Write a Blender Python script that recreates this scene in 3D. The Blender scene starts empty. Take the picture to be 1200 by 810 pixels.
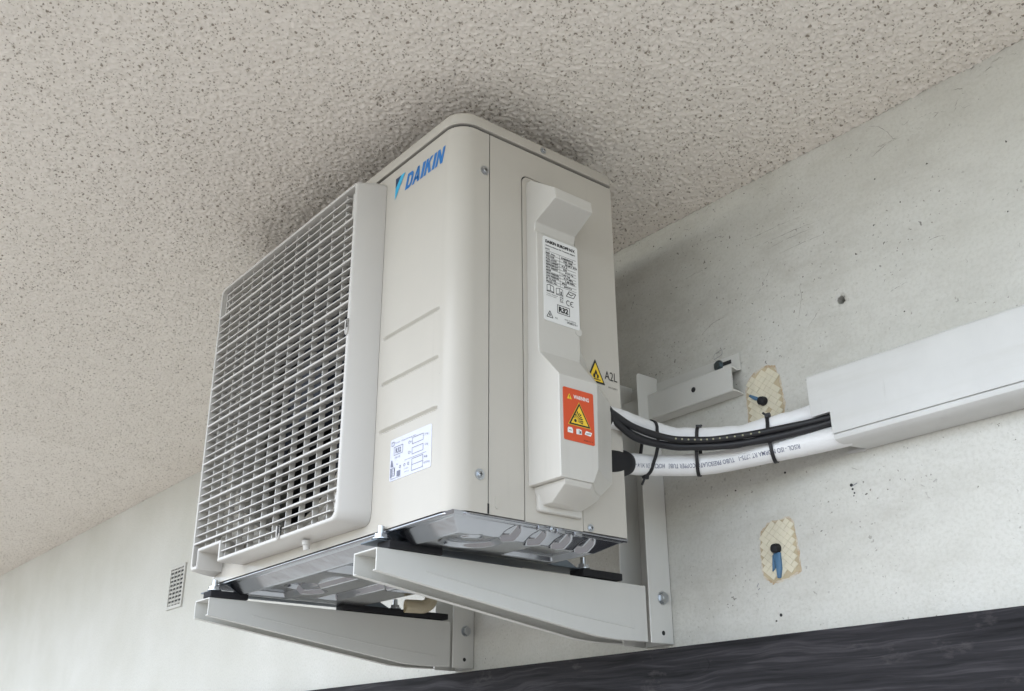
import bpy, bmesh, math, random
from mathutils import Vector, Matrix
random.seed(7)
S = bpy.context.scene
COL = S.collection
R = math.radians

# ------------------------------------------------------------------ camera
cam_data = bpy.data.cameras.new('camera')
cam = bpy.data.objects.new('camera', cam_data)
COL.objects.link(cam)
cam_data.sensor_width = 36.0
cam_data.lens = 35.601
cam_data.clip_start = 0.02
cam_data.clip_end = 3000
_r = Vector((0.62669489, 0.77924653, -0.00532586))
_u = Vector((0.30206192, -0.23661634, 0.92345617))
_d = Vector((-0.71833983, 0.580334, 0.38366695))
m = Matrix((( _r.x, _u.x, -_d.x, 0.92157933), (_r.y, _u.y, -_d.y, -1.15107557), (_r.z, _u.z, -_d.z, -0.27066414), (0, 0, 0, 1)))
cam.matrix_world = m
S.camera = cam

# ------------------------------------------------------------------ light
SUN_AZ = R(188)     # compass style direction the light comes from, measured from +y towards +x
SUN_EL = R(42)
W = bpy.data.worlds.new('World'); S.world = W; W.use_nodes = True
nt = W.node_tree
sky = nt.nodes.new('ShaderNodeTexSky'); sky.sky_type = 'NISHITA'; sky.sun_disc = False
sky.sun_elevation = SUN_EL; sky.sun_rotation = SUN_AZ
sky.dust_density = 0.4; sky.air_density = 1.0; sky.ozone_density = 3.0
bg = nt.nodes['Background']; bg.inputs['Strength'].default_value = 0.15
hs = nt.nodes.new('ShaderNodeHueSaturation'); hs.inputs['Saturation'].default_value = 0.5   # thin cloud cover
nt.links.new(sky.outputs['Color'], hs.inputs['Color']); nt.links.new(hs.outputs['Color'], bg.inputs['Color'])
sun_data = bpy.data.lights.new('sun', 'SUN'); sun_data.energy = 0.5; sun_data.angle = R(60)
sun_data.color = (1.0, 0.99, 0.975)
sun = bpy.data.objects.new('sun', sun_data); COL.objects.link(sun)
to_sun = Vector((math.sin(SUN_AZ) * math.cos(SUN_EL), math.cos(SUN_AZ) * math.cos(SUN_EL), math.sin(SUN_EL)))
sun.rotation_euler = to_sun.to_track_quat('Z', 'Y').to_euler()
sun.location = to_sun * 20
S.view_settings.view_transform = 'Standard'
S.view_settings.look = 'None'
S.view_settings.gamma = 1.0
S.view_settings.exposure = 1.76

# ------------------------------------------------------------------ helpers
WORLD = {}
def wmat(o):
    return WORLD.get(o.name, Matrix.Identity(4))

def adopt(o, parent):
    if parent is not None:
        o.parent = parent
        o.matrix_parent_inverse = wmat(parent).inverted()

def thing(name, label, cat, loc, group=None):
    o = bpy.data.objects.new(name, None); COL.objects.link(o)
    o.location = loc; o.empty_display_size = 0.05
    WORLD[o.name] = Matrix.Translation(loc)
    o['label'] = label; o['category'] = cat
    if group: o['group'] = group
    return o

def tag(o, label, cat, group=None):
    o['label'] = label; o['category'] = cat
    if group: o['group'] = group
    return o

def link(name, me, mat=None, parent=None, loc=None):
    if mat is not None and not me.materials:
        me.materials.append(mat)
    o = bpy.data.objects.new(name, me); COL.objects.link(o)
    if loc is not None:
        o.location = loc; WORLD[o.name] = Matrix.Translation(loc)
    adopt(o, parent)
    return o

def obj(name, bm, mat, parent=None, smooth=None, loc=None):
    bmesh.ops.recalc_face_normals(bm, faces=bm.faces)
    me = bpy.data.meshes.new(name)
    bm.to_mesh(me); bm.free()
    if smooth is not None:
        me.shade_smooth()
        me.set_sharp_from_angle(angle=R(smooth))
    return link(name, me, mat, parent, loc)

def bx(bm, x0, x1, y0, y1, z0, z1, bev=0, seg=2):
    r = bmesh.ops.create_cube(bm, size=1)
    vs = r['verts']
    for v in vs:
        v.co = Vector(((x0 + x1) / 2 + v.co.x * (x1 - x0), (y0 + y1) / 2 + v.co.y * (y1 - y0), (z0 + z1) / 2 + v.co.z * (z1 - z0)))
    if bev:
        es = list({e for v in vs for e in v.link_edges})
        bmesh.ops.bevel(bm, geom=es, offset=bev, segments=seg, affect='EDGES', profile=0.5)

def box(name, mat, parent, x0, x1, y0, y1, z0, z1, bev=0, seg=2):
    bm = bmesh.new(); bx(bm, x0, x1, y0, y1, z0, z1, bev, seg)
    return obj(name, bm, mat, parent, 35 if bev else None)

def prism(bm, pts, axis, a, b, bev=0, seg=2):
    """polygon pts in the plane across `axis`, extruded from a to b. x: pts=(y,z); y: pts=(x,z); z: pts=(x,y)"""
    def P(p, t):
        return {'x': (t, p[0], p[1]), 'y': (p[0], t, p[1]), 'z': (p[0], p[1], t)}[axis]
    lo = [bm.verts.new(P(p, a)) for p in pts]; hi = [bm.verts.new(P(p, b)) for p in pts]
    fs = [bm.faces.new(lo), bm.faces.new(hi)]
    n = len(pts)
    for i in range(n):
        fs.append(bm.faces.new((lo[i], lo[(i + 1) % n], hi[(i + 1) % n], hi[i])))
    if bev:
        bmesh.ops.recalc_face_normals(bm, faces=fs)
        es = list({e for f in fs for e in f.edges})
        bmesh.ops.bevel(bm, geom=es, offset=bev, segments=seg, affect='EDGES', profile=0.5, clamp_overlap=True)

def ring_fill(bm, outer, inner_list, axis, t):
    """flat sheet with holes, in the plane across axis at t"""
    def P(p):
        return {'x': (t, p[0], p[1]), 'y': (p[0], t, p[1]), 'z': (p[0], p[1], t)}[axis]
    es = []
    for loop in [outer] + inner_list:
        vs = [bm.verts.new(P(p)) for p in loop]
        for i in range(len(vs)):
            es.append(bm.edges.new((vs[i], vs[(i + 1) % len(vs)])))
    return bmesh.ops.triangle_fill(bm, use_beauty=True, use_dissolve=False, edges=es)

def cyl(bm, c, axis, r, h, n=20, r2=None):
    """cylinder starting at c, along axis vector, length h"""
    a = Vector(axis).normalized()
    q = a.to_track_quat('Z', 'Y').to_matrix().to_4x4()
    M = Matrix.Translation(Vector(c) + a * h / 2) @ q
    bmesh.ops.create_cone(bm, cap_ends=True, segments=n, radius1=r, radius2=r if r2 is None else r2, depth=h, matrix=M)

def catmull(pts, n=8):
    P = [Vector(p) for p in pts]
    P = [P[0] * 2 - P[1]] + P + [P[-1] * 2 - P[-2]]
    out = []
    for i in range(1, len(P) - 2):
        for k in range(n):
            t = k / n
            a, b, c, d = P[i - 1], P[i], P[i + 1], P[i + 2]
            out.append(0.5 * ((2 * b) + (c - a) * t + (2 * a - 5 * b + 4 * c - d) * t * t + (3 * b - a - 3 * c + d) * t ** 3))
    out.append(P[-2])
    return out

def tube(bm, path, r, n=16, closed=False, cap=True, uvlay=None):
    path = [Vector(p) for p in path]
    N = len(path); rings = []
    up = Vector((0, 0, 1))
    for i, p in enumerate(path):
        a = path[(i - 1) % N] if (closed or i > 0) else p
        b = path[(i + 1) % N] if (closed or i < N - 1) else p
        t = (b - a).normalized()
        s = t.cross(up)
        if s.length < 1e-3: s = t.cross(Vector((1, 0, 0)))
        s.normalize(); u = s.cross(t)
        rr = r(i / (N - 1)) if callable(r) else r
        rings.append([bm.verts.new(p + (s * math.cos(2 * math.pi * k / n) + u * math.sin(2 * math.pi * k / n)) * rr) for k in range(n)])
    uv = bm.loops.layers.uv.verify() if uvlay else None
    acc = [0]
    for i in range(1, N): acc.append(acc[-1] + (path[i] - path[i - 1]).length)
    M = N if closed else N - 1
    for i in range(M):
        A, B = rings[i], rings[(i + 1) % N]
        for k in range(n):
            f = bm.faces.new((A[k], A[(k + 1) % n], B[(k + 1) % n], B[k]))
            if uv:
                for lp, (uu, vv) in zip(f.loops, ((acc[i], k), (acc[i], k + 1), (acc[i + 1], k + 1), (acc[i + 1], k))):
                    lp[uv].uv = (uu, vv / n)
    if cap and not closed:
        bm.faces.new(rings[0]); bm.faces.new(rings[-1])

def text_mesh(txt, height, width=None, shear=0.0, bold=0.0, depth=0.0):
    """mesh of flat text in the xy plane, lower left at 0,0; capital height and total width as given"""
    cu = bpy.data.curves.new('t', 'FONT'); cu.body = txt; cu.size = 1.0; cu.shear = shear; cu.offset = bold
    cu.resolution_u = 3
    o = bpy.data.objects.new('t', cu); COL.objects.link(o)
    bpy.context.view_layer.update()
    me = bpy.data.meshes.new_from_object(o.evaluated_get(bpy.context.evaluated_depsgraph_get()))
    bpy.data.objects.remove(o); bpy.data.curves.remove(cu)
    xs = [v.co.x for v in me.vertices]; ys = [v.co.y for v in me.vertices]
    x0, x1, y0, y1 = min(xs), max(xs), min(ys), max(ys)
    sy = height / (y1 - y0); sx = sy if width is None else width / (x1 - x0)
    for v in me.vertices:
        v.co.x = (v.co.x - x0) * sx; v.co.y = (v.co.y - y0) * sy; v.co.z = 0
    return me

class Print:
    """flat print collected in 2-D (u to the right, v up) and laid on a plane"""
    def __init__(self, origin, udir, vdir):
        self.o = Vector(origin); self.u = Vector(udir); self.v = Vector(vdir); self.n = self.u.cross(self.v)
        self.bm = bmesh.new()
    def P(self, u, v, h=0.0): return self.o + self.u * u + self.v * v + self.n * h
    def poly(self, pts, h=0.0):
        vs = [self.bm.verts.new(self.P(a, b, h)) for a, b in pts]
        f = self.bm.faces.new(vs)
        if len(pts) > 4:
            bmesh.ops.triangulate(self.bm, faces=[f])
    def rect(self, u0, v0, u1, v1, h=0.0): self.poly([(u0, v0), (u1, v0), (u1, v1), (u0, v1)], h)
    def line(self, a, b, w, h=0.0):
        d = Vector((b[0] - a[0], b[1] - a[1])); n = Vector((-d.y, d.x)).normalized() * w / 2
        self.poly([(a[0] + n.x, a[1] + n.y), (b[0] + n.x, b[1] + n.y), (b[0] - n.x, b[1] - n.y), (a[0] - n.x, a[1] - n.y)], h)
    def loop(self, pts, w, h=0.0):
        for i in range(len(pts)): self.line(pts[i], pts[(i + 1) % len(pts)], w, h)
    def frame(self, u0, v0, u1, v1, w, h=0.0):
        self.rect(u0, v0, u1, v0 + w, h); self.rect(u0, v1 - w, u1, v1, h)
        self.rect(u0, v0 + w, u0 + w, v1 - w, h); self.rect(u1 - w, v0 + w, u1, v1 - w, h)
    def text(self, txt, u, v, height, width=None, shear=0.0, bold=0.0, h=0.0):
        me = text_mesh(txt, height, width, shear, bold)
        vs = [self.bm.verts.new(self.P(u + w.co.x, v + w.co.y, h)) for w in me.vertices]
        for p in me.polygons:
            try: self.bm.faces.new([vs[i] for i in p.vertices])
            except ValueError: pass
        bpy.data.meshes.remove(me)
    def done(self, name, mat, parent):
        n = self.n
        me = bpy.data.meshes.new(name)
        self.bm.normal_update()
        for f in self.bm.faces:
            if f.normal.dot(n) < 0: f.normal_flip()
        self.bm.to_mesh(me); self.bm.free()
        return link(name, me, mat, parent)

# ------------------------------------------------------------------ materials
def mat(name, col, rough=0.5, metal=0.0, spec=0.5, coat=0.0):
    m = bpy.data.materials.new(name); m.use_nodes = True
    b = m.node_tree.nodes['Principled BSDF']
    b.inputs['Base Color'].default_value = (*col, 1); b.inputs['Roughness'].default_value = rough
    b.inputs['Metallic'].default_value = metal; b.inputs['Specular IOR Level'].default_value = spec
    b.inputs['Coat Weight'].default_value = coat
    return m

class N:
    def __init__(self, m): self.m = m; self.t = m.node_tree; self.b = self.t.nodes['Principled BSDF']
    def add(self, ty, **kw):
        n = self.t.nodes.new(ty)
        for k, v in kw.items():
            if k in ('operation', 'blend_type', 'data_type', 'feature', 'noise_dimensions', 'wave_type', 'bands_direction', 'interpolation_type', 'distance', 'clamp'): setattr(n, k, v)
            else: n.inputs[k].default_value = v
        return n
    def l(self, a, b): self.t.links.new(a, b)
    def pos(self, scale=(1, 1, 1)):
        g = self.add('ShaderNodeNewGeometry'); mp = self.add('ShaderNodeMapping'); mp.inputs['Scale'].default_value = scale
        self.l(g.outputs['Position'], mp.inputs['Vector']); return mp.outputs['Vector']
    def noise(self, vec, scale, detail=4, rough=0.55):
        n = self.add('ShaderNodeTexNoise'); n.inputs['Scale'].default_value = scale; n.inputs['Detail'].default_value = detail
        n.inputs['Roughness'].default_value = rough; self.l(vec, n.inputs['Vector']); return n.outputs['Fac']
    def vor(self, vec, scale, rnd=1.0, feature='F1'):
        n = self.add('ShaderNodeTexVoronoi'); n.feature = feature; n.inputs['Scale'].default_value = scale
        n.inputs['Randomness'].default_value = rnd; self.l(vec, n.inputs['Vector']); return n
    def ramp(self, fac, stops):
        n = self.add('ShaderNodeValToRGB'); e = n.color_ramp.elements
        while len(e) < len(stops): e.new(0.5)
        for el, (p, c) in zip(e, stops):
            el.position = p; el.color = (c, c, c, 1) if not isinstance(c, tuple) else (*c, 1)
        self.l(fac, n.inputs['Fac']); return n.outputs['Color']
    def math(self, op, a, b):
        n = self.add('ShaderNodeMath', operation=op)
        for s, v in zip(n.inputs, (a, b)):
            if isinstance(v, (int, float)): s.default_value = v
            else: self.l(v, s)
        return n.outputs[0]
    def mix(self, fac, a, b, bt='MIX'):
        n = self.add('ShaderNodeMix'); n.data_type = 'RGBA'; n.blend_type = bt
        for s, v in ((n.inputs[0], fac), (n.inputs[6], a), (n.inputs[7], b)):
            if isinstance(v, (int, float)): s.default_value = v
            elif isinstance(v, tuple): s.default_value = (*v, 1)
            else: self.l(v, s)
        return n.outputs[2]
    def bump(self, h, strength=0.3, dist=0.002, prev=None):
        n = self.add('ShaderNodeBump'); n.inputs['Strength'].default_value = strength; n.inputs['Distance'].default_value = dist
        self.l(h, n.inputs['Height'])
        if prev is not None: self.l(prev, n.inputs['Normal'])
        return n.outputs['Normal']

def painted(name, col, rough=0.35, speck=0.02, bump=0.05, scale=900, coat=0.0):
    """powder coat / moulded plastic: faint mottling, fine orange peel, light dirt"""
    m = mat(name, col, rough, coat=coat); k = N(m); v = k.pos()
    big = k.noise(v, 9, 5, 0.6)
    c = k.mix(k.ramp(big, [(0.35, 0.0), (0.75, 1.0)]), tuple(x * (1 - speck) for x in col), tuple(min(1, x * (1 + speck)) for x in col))
    d = k.ramp(k.vor(v, 55).outputs['Distance'], [(0.0, 1.0), (0.055, 0.0)])
    gate = k.ramp(k.noise(v, 21, 2), [(0.56, 0.0), (0.66, 0.5)])
    c = k.mix(k.math('MULTIPLY', d, gate), c, tuple(x * 0.45 for x in col))
    st = k.math('MULTIPLY', k.ramp(k.noise(k.pos((55, 55, 2.5)), 1.0, 4, 0.6), [(0.56, 0.0), (0.72, 0.22)]), k.ramp(k.noise(v, 4.5, 3), [(0.45, 0.0), (0.65, 1.0)]))
    c = k.mix(st, c, tuple(x * 0.72 for x in col))
    k.l(c, k.b.inputs['Base Color'])
    r = k.math('ADD', k.math('MULTIPLY', k.noise(v, 30, 4), 0.16), rough - 0.08)
    k.l(r, k.b.inputs['Roughness'])
    k.l(k.bump(k.noise(v, scale, 2), bump, 0.0006), k.b.inputs['Normal'])
    return m

M_CASE = painted('casing_enamel', (0.50, 0.472, 0.418), 0.2, coat=0.0, bump=0.03)
M_CASE.node_tree.nodes['Principled BSDF'].inputs['Specular IOR Level'].default_value = 0.17
M_PLAST = painted('grille_plastic', (0.53, 0.51, 0.475), 0.38, bump=0.05)
M_COVER = painted('cover_plastic', (0.55, 0.53, 0.485), 0.36, bump=0.05)
M_BRKT = painted('bracket_powdercoat', (0.60, 0.595, 0.56), 0.4, bump=0.12, scale=500)
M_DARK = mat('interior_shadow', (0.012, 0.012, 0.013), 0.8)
M_FAN = mat('fan_plastic', (0.035, 0.042, 0.06), 0.45)
M_RUB = painted('rubber', (0.006, 0.006, 0.008), 0.75, speck=0.3)
M_BLACK = mat('black_vinyl', (0.008, 0.008, 0.010), 0.5)
M_INK = mat('ink_and_gap_black', (0.015, 0.015, 0.016), 0.6)
M_INKG = mat('ink_grey', (0.17, 0.18, 0.24), 0.6)
M_LABEL = mat('label_white', (0.74, 0.74, 0.72), 0.4)
M_LABELB = mat('label_bluish', (0.58, 0.59, 0.665), 0.45)
M_RED = mat('label_red', (0.62, 0.075, 0.018), 0.4)
M_YEL = mat('label_yellow', (0.82, 0.55, 0.03), 0.4)
M_PWHITE = mat('print_white', (0.8, 0.8, 0.78), 0.5)
M_BLUE = mat('logo_blue', (0.01, 0.16, 0.46), 0.35)
M_CYAN = mat('logo_cyan', (0.03, 0.40, 0.66), 0.35)
M_NAVY = mat('logo_navy', (0.01, 0.035, 0.09), 0.35)
M_SCREW = mat('zinc_screw', (0.5, 0.52, 0.54), 0.3, 1.0)
M_DRAIN = mat('drain_plastic', (0.62, 0.55, 0.40), 0.4)

def galv():
    m = mat('galvanised_steel', (0.42, 0.43, 0.46), 0.32, 1.0); k = N(m); v = k.pos()
    k.l(k.mix(k.noise(v, 14, 5), (0.29, 0.298, 0.32), (0.42, 0.43, 0.455)), k.b.inputs['Base Color'])
    k.l(k.math('ADD', k.math('MULTIPLY', k.noise(v, 40, 3), 0.08), 0.13), k.b.inputs['Roughness'])
    k.l(k.bump(k.noise(v, 26, 2), 0.12, 0.004), k.b.inputs['Normal'])
    return m
M_GALV = galv()
M_FOOT = mat('foot_steel', (0.17, 0.20, 0.23), 0.4, 0.8)

def wall_mat():
    m = mat('painted_render', (0.66, 0.66, 0.63), 0.75); k = N(m); v = k.pos()
    base = k.mix(k.ramp(k.noise(v, 3.2, 6, 0.6), [(0.35, 0.0), (0.7, 1.0)]), (0.545, 0.538, 0.49), (0.615, 0.608, 0.57))
    # knocked-off specks and grime, thicker near the corner behind the unit
    g = k.add('ShaderNodeNewGeometry'); sx = k.add('ShaderNodeSeparateXYZ'); k.l(g.outputs['Position'], sx.inputs[0])
    dens = k.noise(v, 7.0, 5, 0.7)
    ctr = k.add('ShaderNodeVectorMath', operation='DISTANCE'); k.l(g.outputs['Position'], ctr.inputs[0]); ctr.inputs[1].default_value = (-0.02, 0, 0.36)
    near = k.ramp(ctr.outputs['Value'], [(0.10, 0.14), (0.55, 0.0)])
    dens = k.math('ADD', dens, near)
    far = k.ramp(sx.outputs['X'], [(0.0, 0.0), (0.001, 1.0)]); far = k.math('GREATER_THAN', sx.outputs['X'], -0.8)
    for sc, lo, hi, dcol, am, pk in ((75, 0.50, 0.72, (0.06, 0.05, 0.04), 0.11, 0.5), (170, 0.48, 0.70, (0.13, 0.115, 0.09), 0.14, 0.45), (95, 0.30, 0.50, (0.12, 0.11, 0.09), 0.075, 0.72), (24, 0.40, 0.60, (0.05, 0.045, 0.035), 0.030, 0.55)):
        nz = k.add('ShaderNodeTexNoise'); nz.inputs['Scale'].default_value = sc * 1.7; k.l(v, nz.inputs['Vector'])
        vm = k.add('ShaderNodeVectorMath', operation='MULTIPLY_ADD'); k.l(nz.outputs['Color'], vm.inputs[0])
        vm.inputs[1].default_value = (1.1 / sc,) * 3; k.l(v, vm.inputs[2])
        vd = k.vor(vm.outputs[0], sc)
        rnd = k.add('ShaderNodeSeparateColor'); k.l(vd.outputs['Color'], rnd.inputs[0])
        dot = k.math('LESS_THAN', vd.outputs['Distance'], k.math('MULTIPLY', rnd.outputs[0], am * 1.5))
        pick = k.math('GREATER_THAN', rnd.outputs[1], pk)
        gate = k.ramp(dens, [(lo - 0.01, 0.0), (hi - 0.02, 0.9)])
        f = k.math('MULTIPLY', k.math('MULTIPLY', dot, pick), k.math('MULTIPLY', gate, far))
        base = k.mix(f, base, dcol)
    # smudges rubbed round the fixing work, and fine creases in the paint
    smu = k.math('MULTIPLY', k.ramp(k.noise(k.pos((1, 1, 2.2)), 6.5, 8, 0.78), [(0.46, 0.0), (0.72, 0.9)]), k.ramp(ctr.outputs['Value'], [(0.15, 0.85), (0.80, 0.22)]))
    base = k.mix(k.math('MULTIPLY', smu, far), base, (0.40, 0.385, 0.34))
    base = k.mix(k.ramp(k.noise(v, 210, 2, 0.6), [(0.46, 0.0), (0.66, 0.30)]), base, (0.42, 0.41, 0.36))
    # scratches
    v2 = k.pos((18, 18, 75)); sc = k.ramp(k.noise(v2, 1.0, 8, 0.72), [(0.67, 0.0), (0.75, 0.4)])
    base = k.mix(k.math('MULTIPLY', sc, far), base, (0.32, 0.31, 0.28))
    k.l(base, k.b.inputs['Base Color'])
    n1 = k.bump(k.noise(v, 16, 5, 0.55), 0.35, 0.006)
    n2 = k.bump(k.noise(v, 190, 3), 0.6, 0.0018, n1)
    k.l(n2, k.b.inputs['Normal'])
    return m
M_WALL = wall_mat()

def ceil_mat():
    m = mat('sprayed_stipple', (0.66, 0.63, 0.58), 0.9); k = N(m); v = k.pos()
    base = k.mix(k.noise(v, 4, 5), (0.81, 0.76, 0.68), (0.88, 0.83, 0.75))
    nz = k.add('ShaderNodeTexNoise'); nz.inputs['Scale'].default_value = 150; k.l(v, nz.inputs['Vector'])
    vm = k.add('ShaderNodeVectorMath', operation='MULTIPLY_ADD'); k.l(nz.outputs['Color'], vm.inputs[0]); vm.inputs[1].default_value = (0.007,) * 3; k.l(v, vm.inputs[2])
    h = None
    for sc, r, thr, dc in ((145, 0.38, 0.34, (0.25, 0.205, 0.155)), (260, 0.48, 0.25, (0.38, 0.325, 0.255)), (70, 0.17, 0.70, (0.12, 0.10, 0.08))):
        vd = k.vor(vm.outputs[0], sc)
        rnd = k.add('ShaderNodeSeparateColor'); k.l(vd.outputs['Color'], rnd.inputs[0])
        rr = k.math('MULTIPLY', rnd.outputs[0], r)
        pit = k.math('SUBTRACT', rr, vd.outputs['Distance'])
        s = k.ramp(k.math('MULTIPLY', pit, 8.0), [(0.0, 0.0), (1.0, 1.0)])
        s = k.math('MULTIPLY', s, k.math('GREATER_THAN', rnd.outputs[1], thr))
        base = k.mix(k.math('MULTIPLY', s, 0.85), base, dc)
        h = s if h is None else k.math('MAXIMUM', h, s)
    k.l(base, k.b.inputs['Base Color'])
    hh = k.math('SUBTRACT', k.math('ADD', k.noise(v, 95, 4, 0.6), k.math('MULTIPLY', k.noise(v, 260, 2), 0.35)), k.math('MULTIPLY', h, 0.8))
    k.l(k.bump(hh, 0.6, 0.003), k.b.inputs['Normal'])
    return m
M_CEIL = ceil_mat()

def wood_mat():
    m = mat('dark_stained_wood', (0.03, 0.028, 0.032), 0.75, 0, 0.2); k = N(m)
    v = k.pos((0.55, 6, 17)); 
    n0 = k.noise(k.pos((2.2, 4, 5)), 1.6, 3)
    vm = k.add('ShaderNodeVectorMath', operation='MULTIPLY_ADD'); 
    cmb = k.add('ShaderNodeCombineXYZ'); k.l(n0, cmb.inputs[2]); k.l(cmb.outputs[0], vm.inputs[0]); vm.inputs[1].default_value = (0, 0, 0.75); k.l(v, vm.inputs[2])
    g = k.noise(vm.outputs[0], 5.5, 7, 0.6)
    c = k.ramp(g, [(0.34, (0.006, 0.006, 0.007)), (0.47, (0.018, 0.0172, 0.0195)), (0.53, (0.020, 0.019, 0.0215)), (0.60, (0.046, 0.043, 0.047)), (0.64, (0.022, 0.021, 0.024)), (0.75, (0.060, 0.056, 0.060))])
    fib = k.noise(k.pos((8, 90, 260)), 1.0, 4)
    c = k.mix(k.ramp(fib, [(0.45, 0.0), (0.75, 0.45)]), c, (0.05, 0.047, 0.052))
    worn = k.ramp(k.noise(k.pos((7, 7, 16)), 1.4, 6, 0.7), [(0.60, 0.0), (0.76, 0.6)])
    c = k.mix(worn, c, (0.11, 0.10, 0.10))
    k.l(c, k.b.inputs['Base Color'])
    k.l(k.bump(g, 0.5, 0.004, k.bump(fib, 0.35, 0.001)), k.b.inputs['Normal'])
    return m
M_WOOD = wood_mat()
def duct_dirt(m):
    k = N(m); src = k.b.inputs['Base Color'].links[0].from_socket
    f = k.ramp(k.noise(k.pos((3, 20, 30)), 1.3, 7, 0.7), [(0.52, 0.0), (0.75, 0.5)])
    c = k.mix(f, src, (0.50, 0.495, 0.46))
    h = k.ramp(k.noise(k.pos((120, 9, 9)), 1.2, 5, 0.7), [(0.66, 0.0), (0.76, 0.5)])
    k.l(k.mix(h, c, (0.45, 0.445, 0.42)), k.b.inputs['Base Color'])
    return m
M_DUCT = painted('duct_pvc', (0.58, 0.58, 0.56), 0.42, speck=0.05, bump=0.05)
duct_dirt(M_DUCT)
def ground_mat():
    m = mat('garden_ground', (0.2, 0.22, 0.16), 0.9); k = N(m); v = k.pos()
    c = k.mix(k.ramp(k.noise(v, 0.25, 5), [(0.4, 0.0), (0.6, 1.0)]), (0.38, 0.335, 0.29), (0.45, 0.40, 0.35))
    k.l(k.mix(k.noise(v, 6, 6), c, (0.33, 0.30, 0.255)), k.b.inputs['Base Color']); return m
M_GROUND = ground_mat()

def wrap_mat():   # embossed white film on the pipe insulation
    m = mat('white_pipe_wrap', (0.76, 0.76, 0.75), 0.4); k = N(m)
    uv = k.add('ShaderNodeTexCoord').outputs['UV']
    a = k.add('ShaderNodeMapping'); a.inputs['Scale'].default_value = (330, 30, 1); k.l(uv, a.inputs['Vector'])
    ck = k.add('ShaderNodeTexChecker'); ck.inputs['Scale'].default_value = 1.0; ck.inputs['Color1'].default_value = (1, 1, 1, 1); ck.inputs['Color2'].default_value = (0, 0, 0, 1)
    k.l(a.outputs['Vector'], ck.inputs['Vector'])
    wr = k.noise(k.pos(), 45, 4)
    h = k.math('ADD', k.math('MULTIPLY', ck.outputs['Fac'], 0.35), wr)
    k.l(k.bump(h, 0.5, 0.003), k.b.inputs['Normal'])
    k.l(k.mix(k.noise(k.pos(), 12, 4), (0.70, 0.70, 0.69), (0.8, 0.8, 0.8)), k.b.inputs['Base Color'])
    return m
M_WRAP = wrap_mat()

# ------------------------------------------------------------------ setting
CZ = 0.572          # height of the eave ceiling over the casing's lower edge
GZ = -2.25          # ground
bm = bmesh.new()
g_ = [bm.verts.new(p) for p in ((-400, -500, GZ), (400, -500, GZ), (400, 60, GZ), (-400, 60, GZ))]
bm.faces.new(g_)
obj('ground', bm, M_GROUND)['kind'] = 'structure'

HOLE = (0.2195, 0.3227)
def hole_loop(r, n=14, sd=1):
    rg = random.Random(sd)
    return [(HOLE[0] + r * (1 + rg.uniform(-.15, .15)) * math.cos(2 * math.pi * i / n), HOLE[1] + r * 1.05 * (1 + rg.uniform(-.15, .15)) * math.sin(2 * math.pi * i / n)) for i in range(n)]
bm = bmesh.new()
XL, XR = -9.0, 5.0
chip, bore = hole_loop(0.0105, sd=2), hole_loop(0.0062, sd=3)
ring_fill(bm, [(XL, GZ), (XR, GZ), (XR, CZ + 0.12), (XL, CZ + 0.12)], [chip], 'y', 0.0)
vo = [bm.verts.new((a, 0, b)) for a, b in chip]; vi = [bm.verts.new((a, 0.0025, b)) for a, b in bore]; vb = [bm.verts.new((a, 0.05, b)) for a, b in bore]
for i in range(14):
    j = (i + 1) % 14
    bm.faces.new((vo[i], vo[j], vi[j], vi[i])); bm.faces.new((vi[i], vi[j], vb[j], vb[i]))
bm.faces.new(vb)
bmesh.ops.remove_doubles(bm, verts=bm.verts, dist=1e-5)
bx(bm, XL, XR, 0.06, 0.22, GZ, CZ + 0.12)
wall = obj('wall', bm, M_WALL); wall['kind'] = 'structure'

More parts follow.
